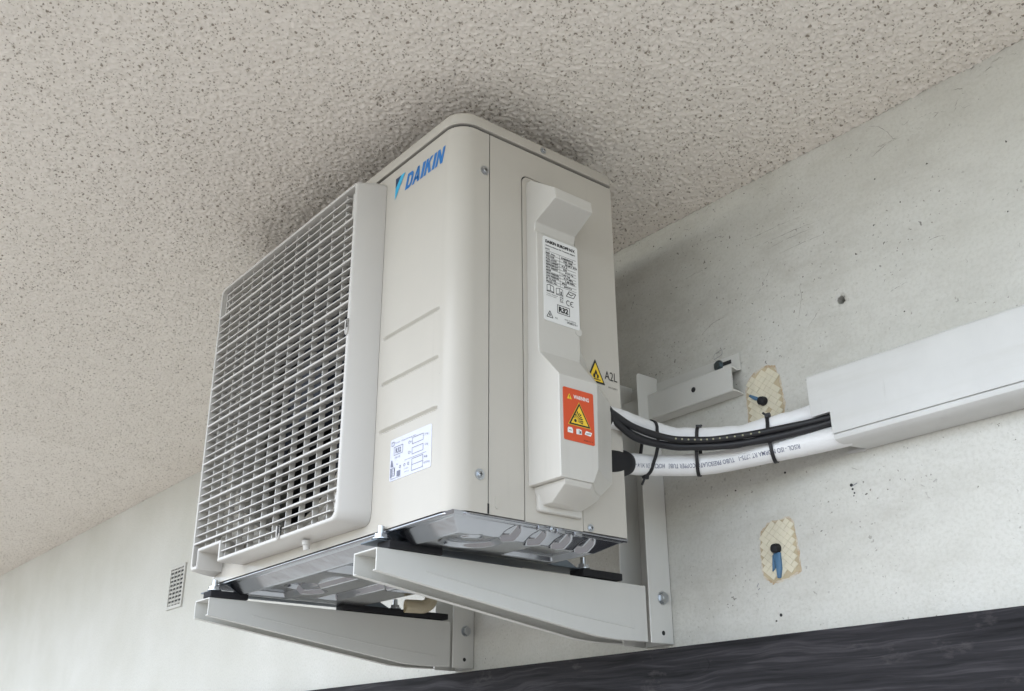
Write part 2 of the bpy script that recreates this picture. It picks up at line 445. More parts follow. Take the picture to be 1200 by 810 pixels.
# sprayed stipple: the near part of the ceiling is modelled bump by bump, the rest left to the material
import numpy as np
CX0, CX1, CY0 = -2.1, 0.75, -1.36
bm = bmesh.new()
bx(bm, XL, 1.3, CY0, 0.2, CZ + 0.008, CZ + 0.16)
for a, b in ((XL, -6.5), (CX1, 1.3)):
    bx(bm, a, b, CY0, 0.0, CZ, CZ + 0.0079)
SLOPE = 0.08          # ceiling tilt added so the dark band above the unit shows wider
for v in bm.verts: v.co.z -= v.co.y * SLOPE
ceiling = obj('ceiling', bm, M_CEIL); ceiling['kind'] = 'structure'
rng = np.random.default_rng(3)
def stipple(CX0, CX1, ST):
    nx, ny = int((CX1 - CX0) / ST), int(-CY0 / ST)
    wn = rng.standard_normal((nx + 1, ny + 1))
    fx = np.fft.fftfreq(nx + 1, ST)[:, None]; fy = np.fft.fftfreq(ny + 1, ST)[None, :]
    fr = np.hypot(fx, fy)
    def band(lo, hi, src):
        w = np.exp(-(fr / hi) ** 2) - np.exp(-(fr / lo) ** 2)
        q = np.fft.ifft2(np.fft.fft2(src) * w).real; return q / q.std()
    b1 = band(65, 135, wn); b2 = band(90, 190, rng.standard_normal(wn.shape)); b3 = band(6, 20, rng.standard_normal(wn.shape))
    hgt = 0.0010 * np.tanh(b1 * 1.2) + 0.0006 * b2 + 0.0004 * b3 - 0.0020 * np.clip(-b1 - 1.1, 0, 1.5)
    X, Y = np.meshgrid(CX0 + (CX1 - CX0) * np.arange(nx + 1) / nx, CY0 * (1 - np.arange(ny + 1) / ny), indexing='ij')
    co = np.stack([X, Y, CZ - 0.0001 - hgt - Y * SLOPE], -1).reshape(-1, 3).astype(np.float32)
    i0 = (np.arange(nx)[:, None] * (ny + 1) + np.arange(ny)[None, :]).ravel()
    quad = np.stack([i0, i0 + 1, i0 + ny + 2, i0 + ny + 1], -1).astype(np.int32)
    me = bpy.data.meshes.new('stipple')
    me.vertices.add(len(co)); me.vertices.foreach_set('co', co.ravel())
    me.loops.add(quad.size); me.loops.foreach_set('vertex_index', quad.ravel())
    me.polygons.add(len(quad)); me.polygons.foreach_set('loop_start', np.arange(0, quad.size, 4, dtype=np.int32))
    me.update(calc_edges=True); me.shade_smooth()
    o = link('stipple', me, M_CEIL, ceiling); o['kind'] = 'stuff'
stipple(CX0, CX1, 0.0025)
stipple(-6.5, CX0 + 0.006, 0.005)

# dark timber along the wall
bm = bmesh.new(); bx(bm, XL + .01, XR - .01, -0.03, 0.0, -0.33, -0.1145, 0.003, 2)
for v in bm.verts: pass
beam = obj('wooden_beam', bm, M_WOOD, None, 35)
tag(beam, 'dark stained timber board with visible grain fixed along the foot of the white wall', 'timber board')
bm = bmesh.new()
def disc_ring(bm, c, r0, r1, y, n=24):
    a = [bm.verts.new((c[0] + r0 * math.cos(2*math.pi*i/n), y, c[1] + r0 * math.sin(2*math.pi*i/n))) for i in range(n)]
    b = [bm.verts.new((c[0] + r1 * math.cos(2*math.pi*i/n), y - .0006, c[1] + r1 * math.sin(2*math.pi*i/n))) for i in range(n)]
    for i in range(n): bm.faces.new((a[i], a[(i+1)%n], b[(i+1)%n], b[i]))
    bm.faces.new(b)
# wooden plug over a screw
cyl(bm, (-0.048, -0.0295, -0.142), (0, -1, 0), 0.0085, 0.0012, 22)
obj('wood_plug', bm, M_WOOD, beam, 30)

# ------------------------------------------------------------------ outdoor unit
YF, YB, WX = -0.4943, -0.2168, -0.675
ZL, ZT = 0.5222, 0.544
ac = thing('air_conditioner', 'cream outdoor air conditioner unit with front grille, hung under the ceiling on a wall bracket', 'air conditioner', (-0.34, -0.36, -0.02))
RC = 0.028
YSEAM = -0.4435
# wrapped front casing, with the three pressed grooves right of the grille
def corner_pts(x0, y0, r, a0, a1, n=10):
    return [(x0 + r * math.cos(R(a0 + (a1 - a0) * i / n)), y0 + r * math.sin(R(a0 + (a1 - a0) * i / n))) for i in range(n + 1)]
bm = bmesh.new()
plan = [(WX, YB)] + corner_pts(WX + RC, YF + RC, RC, 180, 270)
prev = None
def strip(plan, zs=(0.0, ZL)):
    rows = [[bm.verts.new((x, y, z)) for x, y in plan] for z in zs]
    for a, b in zip(rows, rows[1:]):
        for i in range(len(plan) - 1):
            bm.faces.new((a[i], a[i + 1], b[i + 1], b[i]))
strip(plan)
strip(corner_pts(-RC, YF + RC, RC, 270, 360) + [(0, YSEAM - 0.0007)])
GX0, GX1, GZ0, GZ1 = -0.655, -0.192, 0.022, 0.500
xr0, xr1 = WX + RC, -RC
for (a, b, c, d) in ((xr0, GX1, 0.0, GZ0), (xr0, GX1, GZ1, ZL)):
    f = [bm.verts.new(p) for p in ((a, YF, c), (b, YF, c), (b, YF, d), (a, YF, d))]; bm.faces.new(f)
xs = [GX1 + (xr1 - GX1) * i / 70 for i in range(71)]
GRO = [0.2625, 0.1963, 0.1302]
zs = {0.0, ZL}
for g in GRO:
    for k in range(-5, 6): zs.add(round(g + k * 0.0009, 5))
zs |= {0.03, 0.08, 0.23, 0.3, 0.36, 0.42, 0.48, 0.165}
zs = sorted(zs)
def gdepth(x, z):
    d = 0
    for g in GRO:
        e = max(-0.1655 - x, x + 0.0395, 0.0)
        q = math.hypot(e * 0.8, z - g) / 0.0036
        if q < 1: d = max(d, 0.0038 * (0.5 + 0.5 * math.cos(math.pi * q)))
    return d
rows = [[bm.verts.new((x, YF + gdepth(x, z), z)) for x in xs] for z in zs]
for a, b in zip(rows, rows[1:]):
    for i in range(70): bm.faces.new((a[i], a[i + 1], b[i + 1], b[i]))
bmesh.ops.remove_doubles(bm, verts=bm.verts, dist=1e-6)
casing = obj('casing', bm, M_CASE, ac, 30)

# added black boxes that block light and stand for the cabinet's inner shade
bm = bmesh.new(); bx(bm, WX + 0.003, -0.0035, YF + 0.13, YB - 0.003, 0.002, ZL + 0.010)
obj('cabinet_shade_box', bm, M_DARK, ac)
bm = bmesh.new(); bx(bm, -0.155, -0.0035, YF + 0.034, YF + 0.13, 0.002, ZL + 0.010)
obj('cabinet_shade_box', bm, M_DARK, ac)
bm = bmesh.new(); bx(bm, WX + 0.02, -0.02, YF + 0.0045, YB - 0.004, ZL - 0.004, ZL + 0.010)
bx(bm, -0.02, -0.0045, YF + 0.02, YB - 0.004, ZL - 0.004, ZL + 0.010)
obj('lid_gap_shade', bm, M_DARK, ac)  # added black filler that gives the gap under the lid its dark line

# side panel and the service panel set into it
def rrect(a0, b0, a1, b1, r, corners=(1, 1, 1, 1), n=6):
    """corners: bl, br, tr, tl"""
    out = []
    for (ca, cb, s, on) in ((a0 + r, b0 + r, 180, corners[0]), (a1 - r, b0 + r, 270, corners[1]), (a1 - r, b1 - r, 0, corners[2]), (a0 + r, b1 - r, 90, corners[3])):
        if on: out += [(ca + r * math.cos(R(s + 90 * i / n)), cb + r * math.sin(R(s + 90 * i / n))) for i in range(n + 1)]
        else: out.append((ca + (r if s in (270, 0) else -r), cb + (r if s in (0, 90) else -r)))
    return out
SY0, SY1, SZ1 = -0.3875, -0.2945, 0.4795
bm = bmesh.new()
outer = [(YSEAM + 0.0009, 0.0), (SY0 - 0.0009, 0.0)] + [(SY0 - 0.0009, 0.0)] 
hole = rrect(SY0 - 0.0016, 0.0, SY1 + 0.0014, SZ1 + 0.0016, 0.011, (0, 0, 0, 1))
outer = [(YSEAM + 0.0009, 0.0), hole[0]] + hole[:0:-1] + [hole[1]] if False else None
# open-bottomed cut-out: walk up the left side of the hole, over, and down the right side
up = [p for p in hole]
left_bottom, right_bottom, right_top, tl = hole[0], hole[1], hole[2], hole[3:]
poly = [(YSEAM + 0.0009, 0.0), left_bottom] + list(reversed(tl)) + [right_top, right_bottom, (YB, 0.0), (YB, ZL), (YSEAM + 0.0009, ZL)]
def sheet(bm, poly, x0, x1):
    es = []
    vs = [bm.verts.new((x1, a, b)) for a, b in poly]
    for i in range(len(vs)): es.append(bm.edges.new((vs[i], vs[(i + 1) % len(vs)])))
    r = bmesh.ops.triangle_fill(bm, use_beauty=True, use_dissolve=False, edges=es)
    fs = [g for g in r['geom'] if isinstance(g, bmesh.types.BMFace)]
    ex = bmesh.ops.extrude_face_region(bm, geom=fs)
    for g in ex['geom']:
        if isinstance(g, bmesh.types.BMVert): g.co.x = x0
sheet(bm, poly, -0.0025, 0.0)
bx(bm, WX, 0 - 0.0026, YB - 0.0015, YB, 0.0, ZL)      # back
obj('side_panel', bm, M_CASE, ac)
bm = bmesh.new()
sheet(bm, rrect(SY0, -0.0012, SY1, SZ1, 0.0105, (0, 0, 0, 1)), -0.002, 0.0006)
obj('service_panel', bm, M_CASE, ac)
# little pressed tab low on the side strip
bm = bmesh.new(); prism(bm, rrect(-0.4335, 0.008, -0.4285, 0.0225, 0.0024), 'x', -0.0005, 0.0012, 0.0005, 1)
obj('pressed_tab', bm, M_CASE, ac, 40)

bm = bmesh.new(); bx(bm, -0.0008, 0.0005, -0.4448, -0.4424, 0.0005, 0.0125)
obj('seam_gap_shade', bm, M_INK, ac)  # black box in place of the shaded gap at the seam's foot

# lid
bm = bmesh.new()
def lid_plan(o):
    return (corner_pts(WX + RC, YF + RC, RC + o, 180, 270) + corner_pts(-RC, YF + RC, RC + o, 270, 360) +
            corner_pts(-0.006, YB - 0.006, 0.006 + o, 0, 90, 3) + corner_pts(WX + 0.006, YB - 0.006, 0.006 + o, 90, 180, 3))
loops = []
for o, z in ((-0.003, ZL + 0.0036), (0.0022, ZL + 0.0034), (0.0028, ZL + 0.0040), (0.0028, ZT - 0.006), (0.001, ZT - 0.0015), (-0.004, ZT), (-0.03, ZT + 0.001)):
    loops.append([bm.verts.new((x, y, z)) for x, y in lid_plan(o)])
n = len(loops[0])
for a, b in zip(loops, loops[1:]):
    for i in range(n): bm.faces.new((a[i], a[(i + 1) % n], b[(i + 1) % n], b[i]))
bm.faces.new(loops[0]); bm.faces.new(loops[-1])
obj('top_cover', bm, M_CASE, ac, 35)

# screws
def screw(name, c, axis, parent, r=0.0068):
    bm = bmesh.new(); a = Vector(axis)
    cyl(bm, c, axis, r, 0.0010, 24)
    cyl(bm, Vector(c) + a * 0.0010, axis, r * 0.66, 0.0016, 6)
    cyl(bm, Vector(c) + a * 0.0026, axis, r * 0.5, 0.0005, 16, r * 0.35)
    o = obj(name, bm, M_SCREW, parent, 30)
    bm = bmesh.new()
    s = a.cross(Vector((0, 0, 1))) if abs(a.z) < 0.9 else Vector((1, 0, 0)); u = s.cross(a)
    for d in (s, u):
        w = (u if d is s else s) * r * 0.09; e = d * r * 0.38; q = Vector(c) + a * 0.00315
        bm.faces.new([bm.verts.new(q + x) for x in (e + w, -e + w, -e - w, e - w)])
    obj('screw_cross', bm, M_INK, o)
    return o
screw('screw', (0.0, -0.4516, 0.4624), (1, 0, 0), ac)
screw('screw', (0.0, -0.4565, 0.0453), (1, 0, 0), ac)
screw('screw', (0.0028, -0.3502, 0.5335), (1, 0, 0), ac, 0.005)
screw('screw', (0.0, -0.2814, 0.0051), (1, 0, 0), ac, 0.005)

# ---- grille
def outline(o_in):
    """front outline with the pocket cut into the lower left, inset by o_in"""
    i = o_in
    x0, x1, z0, z1 = -0.652 + i, -0.190 - i, 0.0155 + i, 0.507 - i
    c = 0.010 - i * 0.4
    nx0, nx1, nz = -0.625 - i * 0.55, -0.549 + i, 0.0425 + i
    pts = [(x0 + c * .5, z0), (nx0, z0), (nx0, nz), (nx1, nz), (nx1, z0)]
    pts += [(x1 - 0.014 + 0.014 * math.sin(R(t)), z0 + 0.014 - 0.014 * math.cos(R(t))) for t in (0, 18, 36, 54, 72, 90)] if i < .012 else [(x1, z0)]
    pts += [(x1, z1 - c * .6), (x1 - c * .35, z1 - c * .1), (x1 - c, z1), (x0 + c, z1), (x0 + c * .3, z1 - c * .3), (x0, z1 - c), (x0, z0 + c * .5)]
    return pts
def flare(p, k):
    x, z = p
    fx = 0.013 if x > -0.25 else (-0.008 if x < -0.63 else 0.0)
    fz = 0.005 if z > 0.45 else (-0.004 if (z < 0.022) else 0.0)
    if -0.63 < x < -0.54 and z < 0.06: fx = fz = 0
    return (x + fx * k, z + fz * k)
YG = YF - 0.042
lay = [(0.0, 1.0, YF - 0.0005), (0.0, 0.62, YF - 0.020), (0.0, 0.05, YG + 0.0025), (0.0007, 0.0, YG + 0.0007), (0.0018, 0.0, YG), (0.0048, 0.0, YG), (0.0055, 0, YG + 0.0008), (0.0058, 0.0, YF - 0.004)]
bm = bmesh.new(); loops = []
for ins, fl, y in lay:
    loops.append([bm.verts.new((*[flare(p, fl)[0]], y, flare(p, fl)[1])) for p in outline(ins)])
n = len(loops[0])
for a, b in zip(loops, loops[1:]):
    for i in range(n): bm.faces.new((a[i], a[(i + 1) % n], b[(i + 1) % n], b[i]))
grille = obj('front_grille', bm, M_PLAST, ac, 32)

XI0, XI1 = -0.6465, -0.1955
def slat_mesh(name, t, d0, d1, th_back):
    bm = bmesh.new()
    # unit length prism along x, rounded nose forward
    rk = 0.0032
    pts = [(YG + d1, rk - th_back / 2), (YG + d0 + t * .25, -t / 2), (YG + d0, -t * 0.36), (YG + d0, t * 0.36), (YG + d0 + t * .25, t / 2), (YG + d1, rk + th_back / 2)]
    prism(bm, pts, 'x', 0, 1)
    bmesh.ops.recalc_face_normals(bm, faces=bm.faces)
    me = bpy.data.meshes.new(name); bm.to_mesh(me); bm.free(); me.materials.append(M_PLAST); return me
me_thin = slat_mesh('slat', 0.0019, 0.0020, 0.0145, 0.0010)
me_thick = slat_mesh('crossbar', 0.0034, 0.0002, 0.0150, 0.0016)
PIT = 0.01309
for k in range(-3, 37):
    z = 0.450 - PIT * k
    if z < 0.028: break
    x0, x1 = XI0, XI1
    thick = (k % 5 == 0)
    if k in (-3, -2, -1): x0, x1 = XI0 + 0.016, XI1 - 0.018
    if z < 0.0565: x0 = -0.543
    if z < 0.05 and not thick: x1 = XI1 - 0.016
    o = link('crossbar' if thick else 'slat', me_thick if thick else me_thin, None, grille, (x0, 0, z))
    o.scale = (x1 - x0, 1, 1)
bm = bmesh.new(); bx(bm, -0.0008, 0.0008, YG + 0.0062, YG + 0.0145, 0, 1)
me_rib = bpy.data.meshes.new('rib'); bm.to_mesh(me_rib); bm.free(); me_rib.materials.append(M_PLAST)
k = 0
while True:
    x = -0.2286 - 0.03868 * k
    if x < XI0 + 0.01: break
    z0, z1 = 0.0205, 0.5015
    if -0.63 < x < -0.545: z0 = 0.049
    o = link('rib', me_rib, None, grille, (x, 0, z0)); o.scale = (1, 1, z1 - z0); k += 1
# corner clips inside the frame
def corner_clip(x0, x1, z0, z1):
    bm = bmesh.new()
    o = rrect(x0, z0, x1, z1, 0.0005); i = rrect(x0 + 0.005, z0 + 0.006, x1 - 0.0035, z1 - 0.004, 0.0005)
    ring_fill(bm, o, [i], 'y', YG + 0.008)
    ex = bmesh.ops.extrude_face_region(bm, geom=list(bm.faces))
    for g in ex['geom']:
        if isinstance(g, bmesh.types.BMVert): g.co.y += 0.02
    obj('corner_clip', bm, M_PLAST, grille)
corner_clip(XI1 - 0.018, XI1, 0.4535, 0.498)
corner_clip(XI0, XI0 + 0.016, 0.4535, 0.498)
corner_clip(XI1 - 0.017, XI1, 0.0235, 0.0545)
# clips on the lower edge and on the right edge
def hook(c, w, h):
    bm = bmesh.new()
    path = [(c[0] - w, YG - 0.0012, c[1] + h), (c[0] - w, YG - 0.0012, c[1] + h * .25), (c[0] - w * .6, YG - 0.0012, c[1] - h * .12), (c[0], YG - .0012, c[1] - h * .25),
            (c[0] + w * .6, YG - 0.0012, c[1] - h * .12), (c[0] + w, YG - 0.0012, c[1] + h * .25), (c[0] + w, YG - 0.0012, c[1] + h)]
    tube(bm, path, 0.0013, 8)
    obj('retaining_clip', bm, M_PLAST, grille, 50)
    bm = bmesh.new(); bx(bm, c[0] - w * .8, c[0] + w * .8, YG - 0.0004, YG + 0.002, c[1] - h * .05, c[1] + h * .9)
    obj('clip_slot', bm, M_INK, grille)
hook((-0.3487, 0.0200), 0.0042, 0.015)
hook((-0.1935, 0.272), 0.0026, 0.018)
bm = bmesh.new(); cyl(bm, (-0.313, YF - 0.018, 0.0075), (0, 0.2, -1), 0.0045, 0.008, 14); cyl(bm, (-0.313, YF - 0.018, 0.0118), (0, 0, -1), 0.0058, 0.006, 14)
obj('screw_boss', bm, M_PLAST, grille, 40)

# fan opening behind the grille
FC = Vector((-0.408, 0, 0.262)); FR = 0.226
bm = bmesh.new()
circ = [(FC.x + FR * math.cos(2 * math.pi * i / 64), FC.z + FR * math.sin(2 * math.pi * i / 64)) for i in range(64)]
ring_fill(bm, [(GX0 - .012, GZ0 - .012), (GX1 + .012, GZ0 - .012), (GX1 + .012, GZ1 + .012), (GX0 - .012, GZ1 + .012)], [circ], 'y', YF + 0.0015)
prof = [(1.0, 0.0015), (0.992, -0.004), (0.978, -0.0065), (0.962, -0.004), (0.95, 0.008), (0.945, 0.05)]
rl = [[bm.verts.new((FC.x + FR * s * math.cos(2 * math.pi * i / 64), YF + y, FC.z + FR * s * math.sin(2 * math.pi * i / 64))) for i in range(64)] for s, y in prof]
for a, b in zip(rl, rl[1:]):
    for i in range(64): bm.faces.new((a[i], a[(i + 1) % 64], b[(i + 1) % 64], b[i]))
bmesh.ops.remove_doubles(bm, verts=bm.verts, dist=1e-6)
obj('fan_shroud', bm, M_CASE, ac, 40)
bm = bmesh.new()
cyl(bm, (FC.x, YF + 0.012, FC.z), (0, 1, 0), 0.05, 0.06, 32)
fan = obj('fan', bm, M_FAN, ac, 40)
for b in range(3):
    bm = bmesh.new(); NA, NR = 14, 8; grid = []
    for i in range(NA + 1):
        row = []
        for j in range(NR + 1):
            rr = 0.045 + (0.182 - 0.045) * j / NR
            a = R(120 * b + 20 + 92 * i / NA + 18 * (j / NR) ** 2)
            y = YF + 0.018 + 0.052 * (1 - i / NA) + 0.012 * math.sin(math.pi * i / NA)
            row.append(bm.verts.new((FC.x + rr * math.cos(a), y, FC.z + rr * math.sin(a))))
        grid.append(row)
    for i in range(NA):
        for j in range(NR): bm.faces.new((grid[i][j], grid[i + 1][j], grid[i + 1][j + 1], grid[i][j + 1]))
    bmesh.ops.solidify(bm, geom=bm.faces[:], thickness=0.0025)
    obj('fan_blade', bm, M_FAN, fan, 50)

# ---- terminal cover with its hand grip
bm = bmesh.new()
TY0, TY1 = -0.3805, -0.3075
def sec(z, d, y0, yr, ym, yb):
    return [(0, y0, z), (d, y0, z), (d, yr, z), (d * 0.55, ym, z), (d * .3, yb - .003, z), (0, yb, z)]
def loft(S_, cap=True):
    L_ = [[bm.verts.new((x, y, z)) for x, y, z in s] for s in S_]
    for a, b in zip(L_, L_[1:]):
        for i in range(len(a)): bm.faces.new((a[i], a[(i + 1) % len(a)], b[(i + 1) % len(a)], b[i]))
    bm.faces.new(L_[0]); bm.faces.new(L_[-1])
loft([sec(0.470, 0.010, TY0, -0.309, -0.308, -0.307), sec(0.4355, 0.059, TY0, -0.314, -0.309, -0.307), sec(0.4195, 0.0605, TY0, -0.314, -0.309, -0.307),
      sec(0.4015, 0.019, TY0, -0.309, -0.308, -0.307), sec(0.3885, 0.0165, TY0, -0.309, -0.308, -0.307), sec(0.3855, 0.021, TY0, -0.309, -0.3075, -0.3065),
      sec(0.262, 0.021, TY0, -0.309, -0.3075, -0.3065), sec(0.236, 0.021, TY0, -0.308, -0.299, -0.289), sec(0.214, 0.022, TY0, -0.311, -0.293, -0.276),
      sec(0.172, 0.060, -0.3815, -0.318, -0.283, -0.252), sec(0.160, 0.060, -0.382, -0.318, -0.282, -0.251),
      sec(0.062, 0.060, -0.3822, -0.321, -0.285, -0.254), sec(0.0425, 0.060, -0.3822, -0.330, -0.302, -0.276)])
loft([sec(0.0424, 0.0585, -0.3745, -0.330, -0.302, -0.276), sec(0.036, 0.055, -0.3725, -0.331, -0.305, -0.280), sec(0.0205, 0.024, -0.366, -0.338, -0.322, -0.302)])
bmesh.ops.recalc_face_normals(bm, faces=bm.faces)
tc = obj('terminal_cover', bm, M_COVER, ac)
mod = tc.modifiers.new('edge', 'BEVEL'); mod.width = 0.0026; mod.segments = 3; mod.limit_method = 'ANGLE'; mod.angle_limit = R(22); mod.harden_normals = True
tc.data.shade_smooth()
bm = bmesh.new(); prism(bm, [(-0.3715, 0.044), (-0.3715, 0.0155), (-0.369, 0.013), (-0.3015, 0.013), (-0.3015, 0.046)], 'x', 0.0004, 0.0075, 0.0018, 2)
obj('cover_foot', bm, M_COVER, tc, 40)
bm = bmesh.new()   # half-round finger notch at the right edge
cyl(bm, (0.0195, -0.3105, 0.2585), (1, 0, 0), 0.0060, 0.0020, 20)
obj('finger_notch', bm, M_COVER, tc, 40)

# ---- printed labels
U, V = Vector((0, 1, 0)), Vector((0, 0, 1))
def plate(name, mt, x, y0, y1, z0, z1, r, parent):
    bm = bmesh.new(); prism(bm, rrect(y0, z0, y1, z1, r), 'x', x - 0.0004, x + 0.0004)
    return obj(name, bm, mt, parent)
lb = plate('rating_label', M_LABEL, 0.0213, -0.3702, -0.3085, 0.2605, 0.3835, 0.003, ac)
p = Print((0.0219, -0.3702, 0.2605), U, V)     # 61.7 x 123 mm
wd, ht = 0.0617, 0.123
p.text('DAIKIN EUROPE N.V.', 0.004, ht - 0.0095, 0.0048, 0.053, 0.1, 0.06)
p.text('Zandvoordestraat 300, Oostende, Belgium', 0.004, ht - 0.0148, 0.0025, 0.053, 0, 0.035)
p.text('MODEL', 0.004, ht - 0.0195, 0.0022, 0.008, 0, .02)
rowsL = ['REF. No.', 'VOLTAGE', 'FULL LOAD', 'MAX CURRENT', 'REFRIGERANT', 'MAX WEIGHT', 'MASS', 'HIGH PRESSURE', 'LOW PRESSURE', 'IP CLASS', 'PROD. No.']
rowsR = ['RXM25R5V1B', 'A20 1905', '220-240 V  50 Hz', '9.3 A', 'R32', '0.76 kg', '1.02 kg', '4.17 MPa', '1.58 MPa', 'IPX4', 'J007412']
zz = ht - 0.0215
for i, (a, b) in enumerate(zip(rowsL, rowsR)):
    z = zz - 0.0042 * (i + 1)
    p.rect(0.004, z - 0.0010, wd - 0.004, z - 0.0006)
    p.text(a, 0.0045, z, 0.0026, min(0.022, 0.0021 * len(a)), 0, 0.045)
    p.text(b, 0.032 + 0.003 * (i % 3), z, 0.0026, min(0.022, 0.0021 * len(b)), 0, 0.05)
p.rect(0.0285, zz - 0.0472, 0.0289, zz - 0.0005); p.rect(0.004, zz, wd - 0.004, zz + 0.0004)
def book(p, u, v, w, h, t):
    p.loop([(u, v), (u + w / 2, v + h * .12), (u + w / 2, v + h), (u, v + h * .86)], t); p.loop([(u + w / 2, v + h * .12), (u + w, v), (u + w, v + h * .86), (u + w / 2, v + h)], t)
    p.line((u - h*.1, v - h*.08), (u + w + h*.1, v - h * .08), t)
book(p, 0.0055, 0.043, 0.0115, 0.0095, 0.0009)
book(p, 0.0215, 0.0425, 0.0115, 0.0095, 0.0007)
p.line((0.030, 0.0435), (0.030, 0.048), 0.002); 
def tech(p, u, v, s, t):
    p.loop([(u, v), (u + 13 * s, v), (u + 17 * s, v + 7 * s), (u + 5 * s, v + 8 * s)], t); p.line((u + 3 * s, v + 5 * s), (u + 9 * s, v + 3 * s), t * 1.4); p.line((u + 9 * s, v + 3 * s), (u + 13 * s, v + 6 * s), t)
tech(p, 0.039, 0.0440, 0.001, 0.001)
p.text('Contains fluorinated', 0.0045, 0.0382, 0.0018, 0.019); p.text('greenhouse gases', 0.0045, 0.0355, 0.0018, 0.017)
p.loop([(0.0285, 0.0345), (0.0325, 0.0345), (0.0330, 0.0395), (0.0280, 0.0395)], 0.0006); p.rect(0.0275, 0.0323, 0.0335, 0.0331)
p.line((0.0275, 0.0345), (0.0335, 0.0402), 0.0006)
# CE mark
def arc(p, c, r, a0, a1, w, n=10):
    q = [(c[0] + r * math.cos(R(a0 + (a1 - a0) * i / n)), c[1] + r * math.sin(R(a0 + (a1 - a0) * i / n))) for i in range(n + 1)]
    for a, b in zip(q, q[1:]): p.line(a, b, w)
arc(p, (0.0425, 0.0345), 0.0036, 60, 300, 0.0011); arc(p, (0.0495, 0.0345), 0.0036, 60, 300, 0.0011); p.line((0.0462, 0.0345), (0.0492, 0.0345), 0.0010)
p.frame(0.0225, 0.0150, 0.0445, 0.0275, 0.0009); p.text('R32', 0.0250, 0.0172, 0.0082, 0.0168, 0, 0.055)
def tri(p, c, s, w):   # outlined triangle
    p.loop([(c[0] - s, c[1]), (c[0] + s, c[1]), (c[0], c[1] + s * 1.75)], w)
tri(p, (0.0095, 0.0055), 0.0052, 0.0010); p.poly([(0.0082, 0.0075), (0.0108, 0.0075), (0.0102, 0.0102), (0.0093, 0.0118), (0.0086, 0.0100)])
p.text('A2L', 0.018, 0.0060, 0.0024, 0.0055)
p.text('MADE IN CZECHIA', 0.035, 0.0082, 0.0020, 0.020); p.text('3P588212-1', 0.039, 0.0045, 0.0027, 0.018, 0, .03)
p.done('print', M_INK, lb)

# red warning label
XR_ = 0.0604
rl_ = plate('warning_label', M_RED, XR_, -0.3762, -0.3265, 0.0893, 0.1562, 0.002, ac)
wd, ht = 0.0497, 0.0669
o0 = Vector((XR_ + 0.0006, -0.3762, 0.0893))
p = Print(o0, U, V)
p.text('WARNING', 0.0165, ht - 0.0125, 0.0050, 0.0255, 0, 0.03)
p.done('lettering', M_PWHITE, rl_)
for pic in ([(0.0055, 0.0095), (0.0140, 0.0095), (0.0140, 0.0145), (0.0125, 0.0165), (0.0070, 0.0165), (0.0055, 0.0145)],
            [(0.0195, 0.0095), (0.0285, 0.0100), (0.0285, 0.0160), (0.0240, 0.0168), (0.0195, 0.0160)], [(0.0330, 0.0115), (0.0430, 0.0105), (0.0455, 0.0155), (0.0355, 0.0165)]):
    p = Print(o0, U, V); p.poly(pic); p.done('pictogram', M_PWHITE, rl_)
TRI = [(0.0075, 0.0205), (0.0430, 0.0205), (0.02525, 0.0500)]
def inset(T, k):
    c = (sum(a for a, b in T) / 3, sum(b for a, b in T) / 3); return [(c[0] + (a - c[0]) * k, c[1] + (b - c[1]) * k) for a, b in T]
p = Print(o0, U, V); p.poly(inset(TRI, 1.06)); p.done('triangle_border', M_YEL, rl_)
p = Print(o0, U, V); p.poly([(0.0058, ht - 0.0145), (0.0135, ht - 0.0145), (0.00965, ht - 0.0072)]); p.done('warning_triangle', M_YEL, rl_)
p = Print(o0 + Vector((0.0002, 0, 0)), U, V); p.poly(TRI); p.rect(0.0093, ht - 0.0125, 0.0101, ht - 0.0095); p.rect(0.0093, ht - 0.0138, 0.0101, ht - 0.0131)
p.text('3P588214-1 A', 0.031, 0.0028, 0.0017, 0.0155); 
p.line((0.0075, 0.0128), (0.0120, 0.0128), 0.0007); p.line((0.024, 0.0105), (0.024, 0.0155), 0.0007); p.rect(0.0253, 0.0112, 0.0272, 0.0142); p.line((0.0355, 0.0128), (0.0430, 0.0138), 0.0009)
p.done('print', M_INK, rl_)
p = Print(o0 + Vector((0.0004, 0, 0)), U, V); T2 = inset(TRI, 0.80); p.poly(T2); p.done('print', M_YEL, rl_)
p = Print(o0 + Vector((0.0006, 0, 0)), U, V)       # bursting pattern: a ball with dark rays between shards
c0 = (0.0180, 0.0262)
p.poly([(c0[0] + 0.0021 * math.cos(i * .5236), c0[1] + 0.0021 * math.sin(i * .5236)) for i in range(12)])
for a, l in ((88, .0085), (72, .013), (57, .0125), (44, .0135), (30, .0120), (17, .0125), (3, .0128), (-9, .0125), (115, .005)):
    a = R(a); q = (c0[0] + .0032 * math.cos(a), c0[1] + .0032 * math.sin(a)); e = (c0[0] + l * math.cos(a), c0[1] + l * math.sin(a)); nn = (-math.sin(a) * .0009, math.cos(a) * .0009)
    p.poly([q, (e[0] - nn[0], e[1] - nn[1]), (e[0] + nn[0], e[1] + nn[1])])
p.done('print', M_INK, rl_)

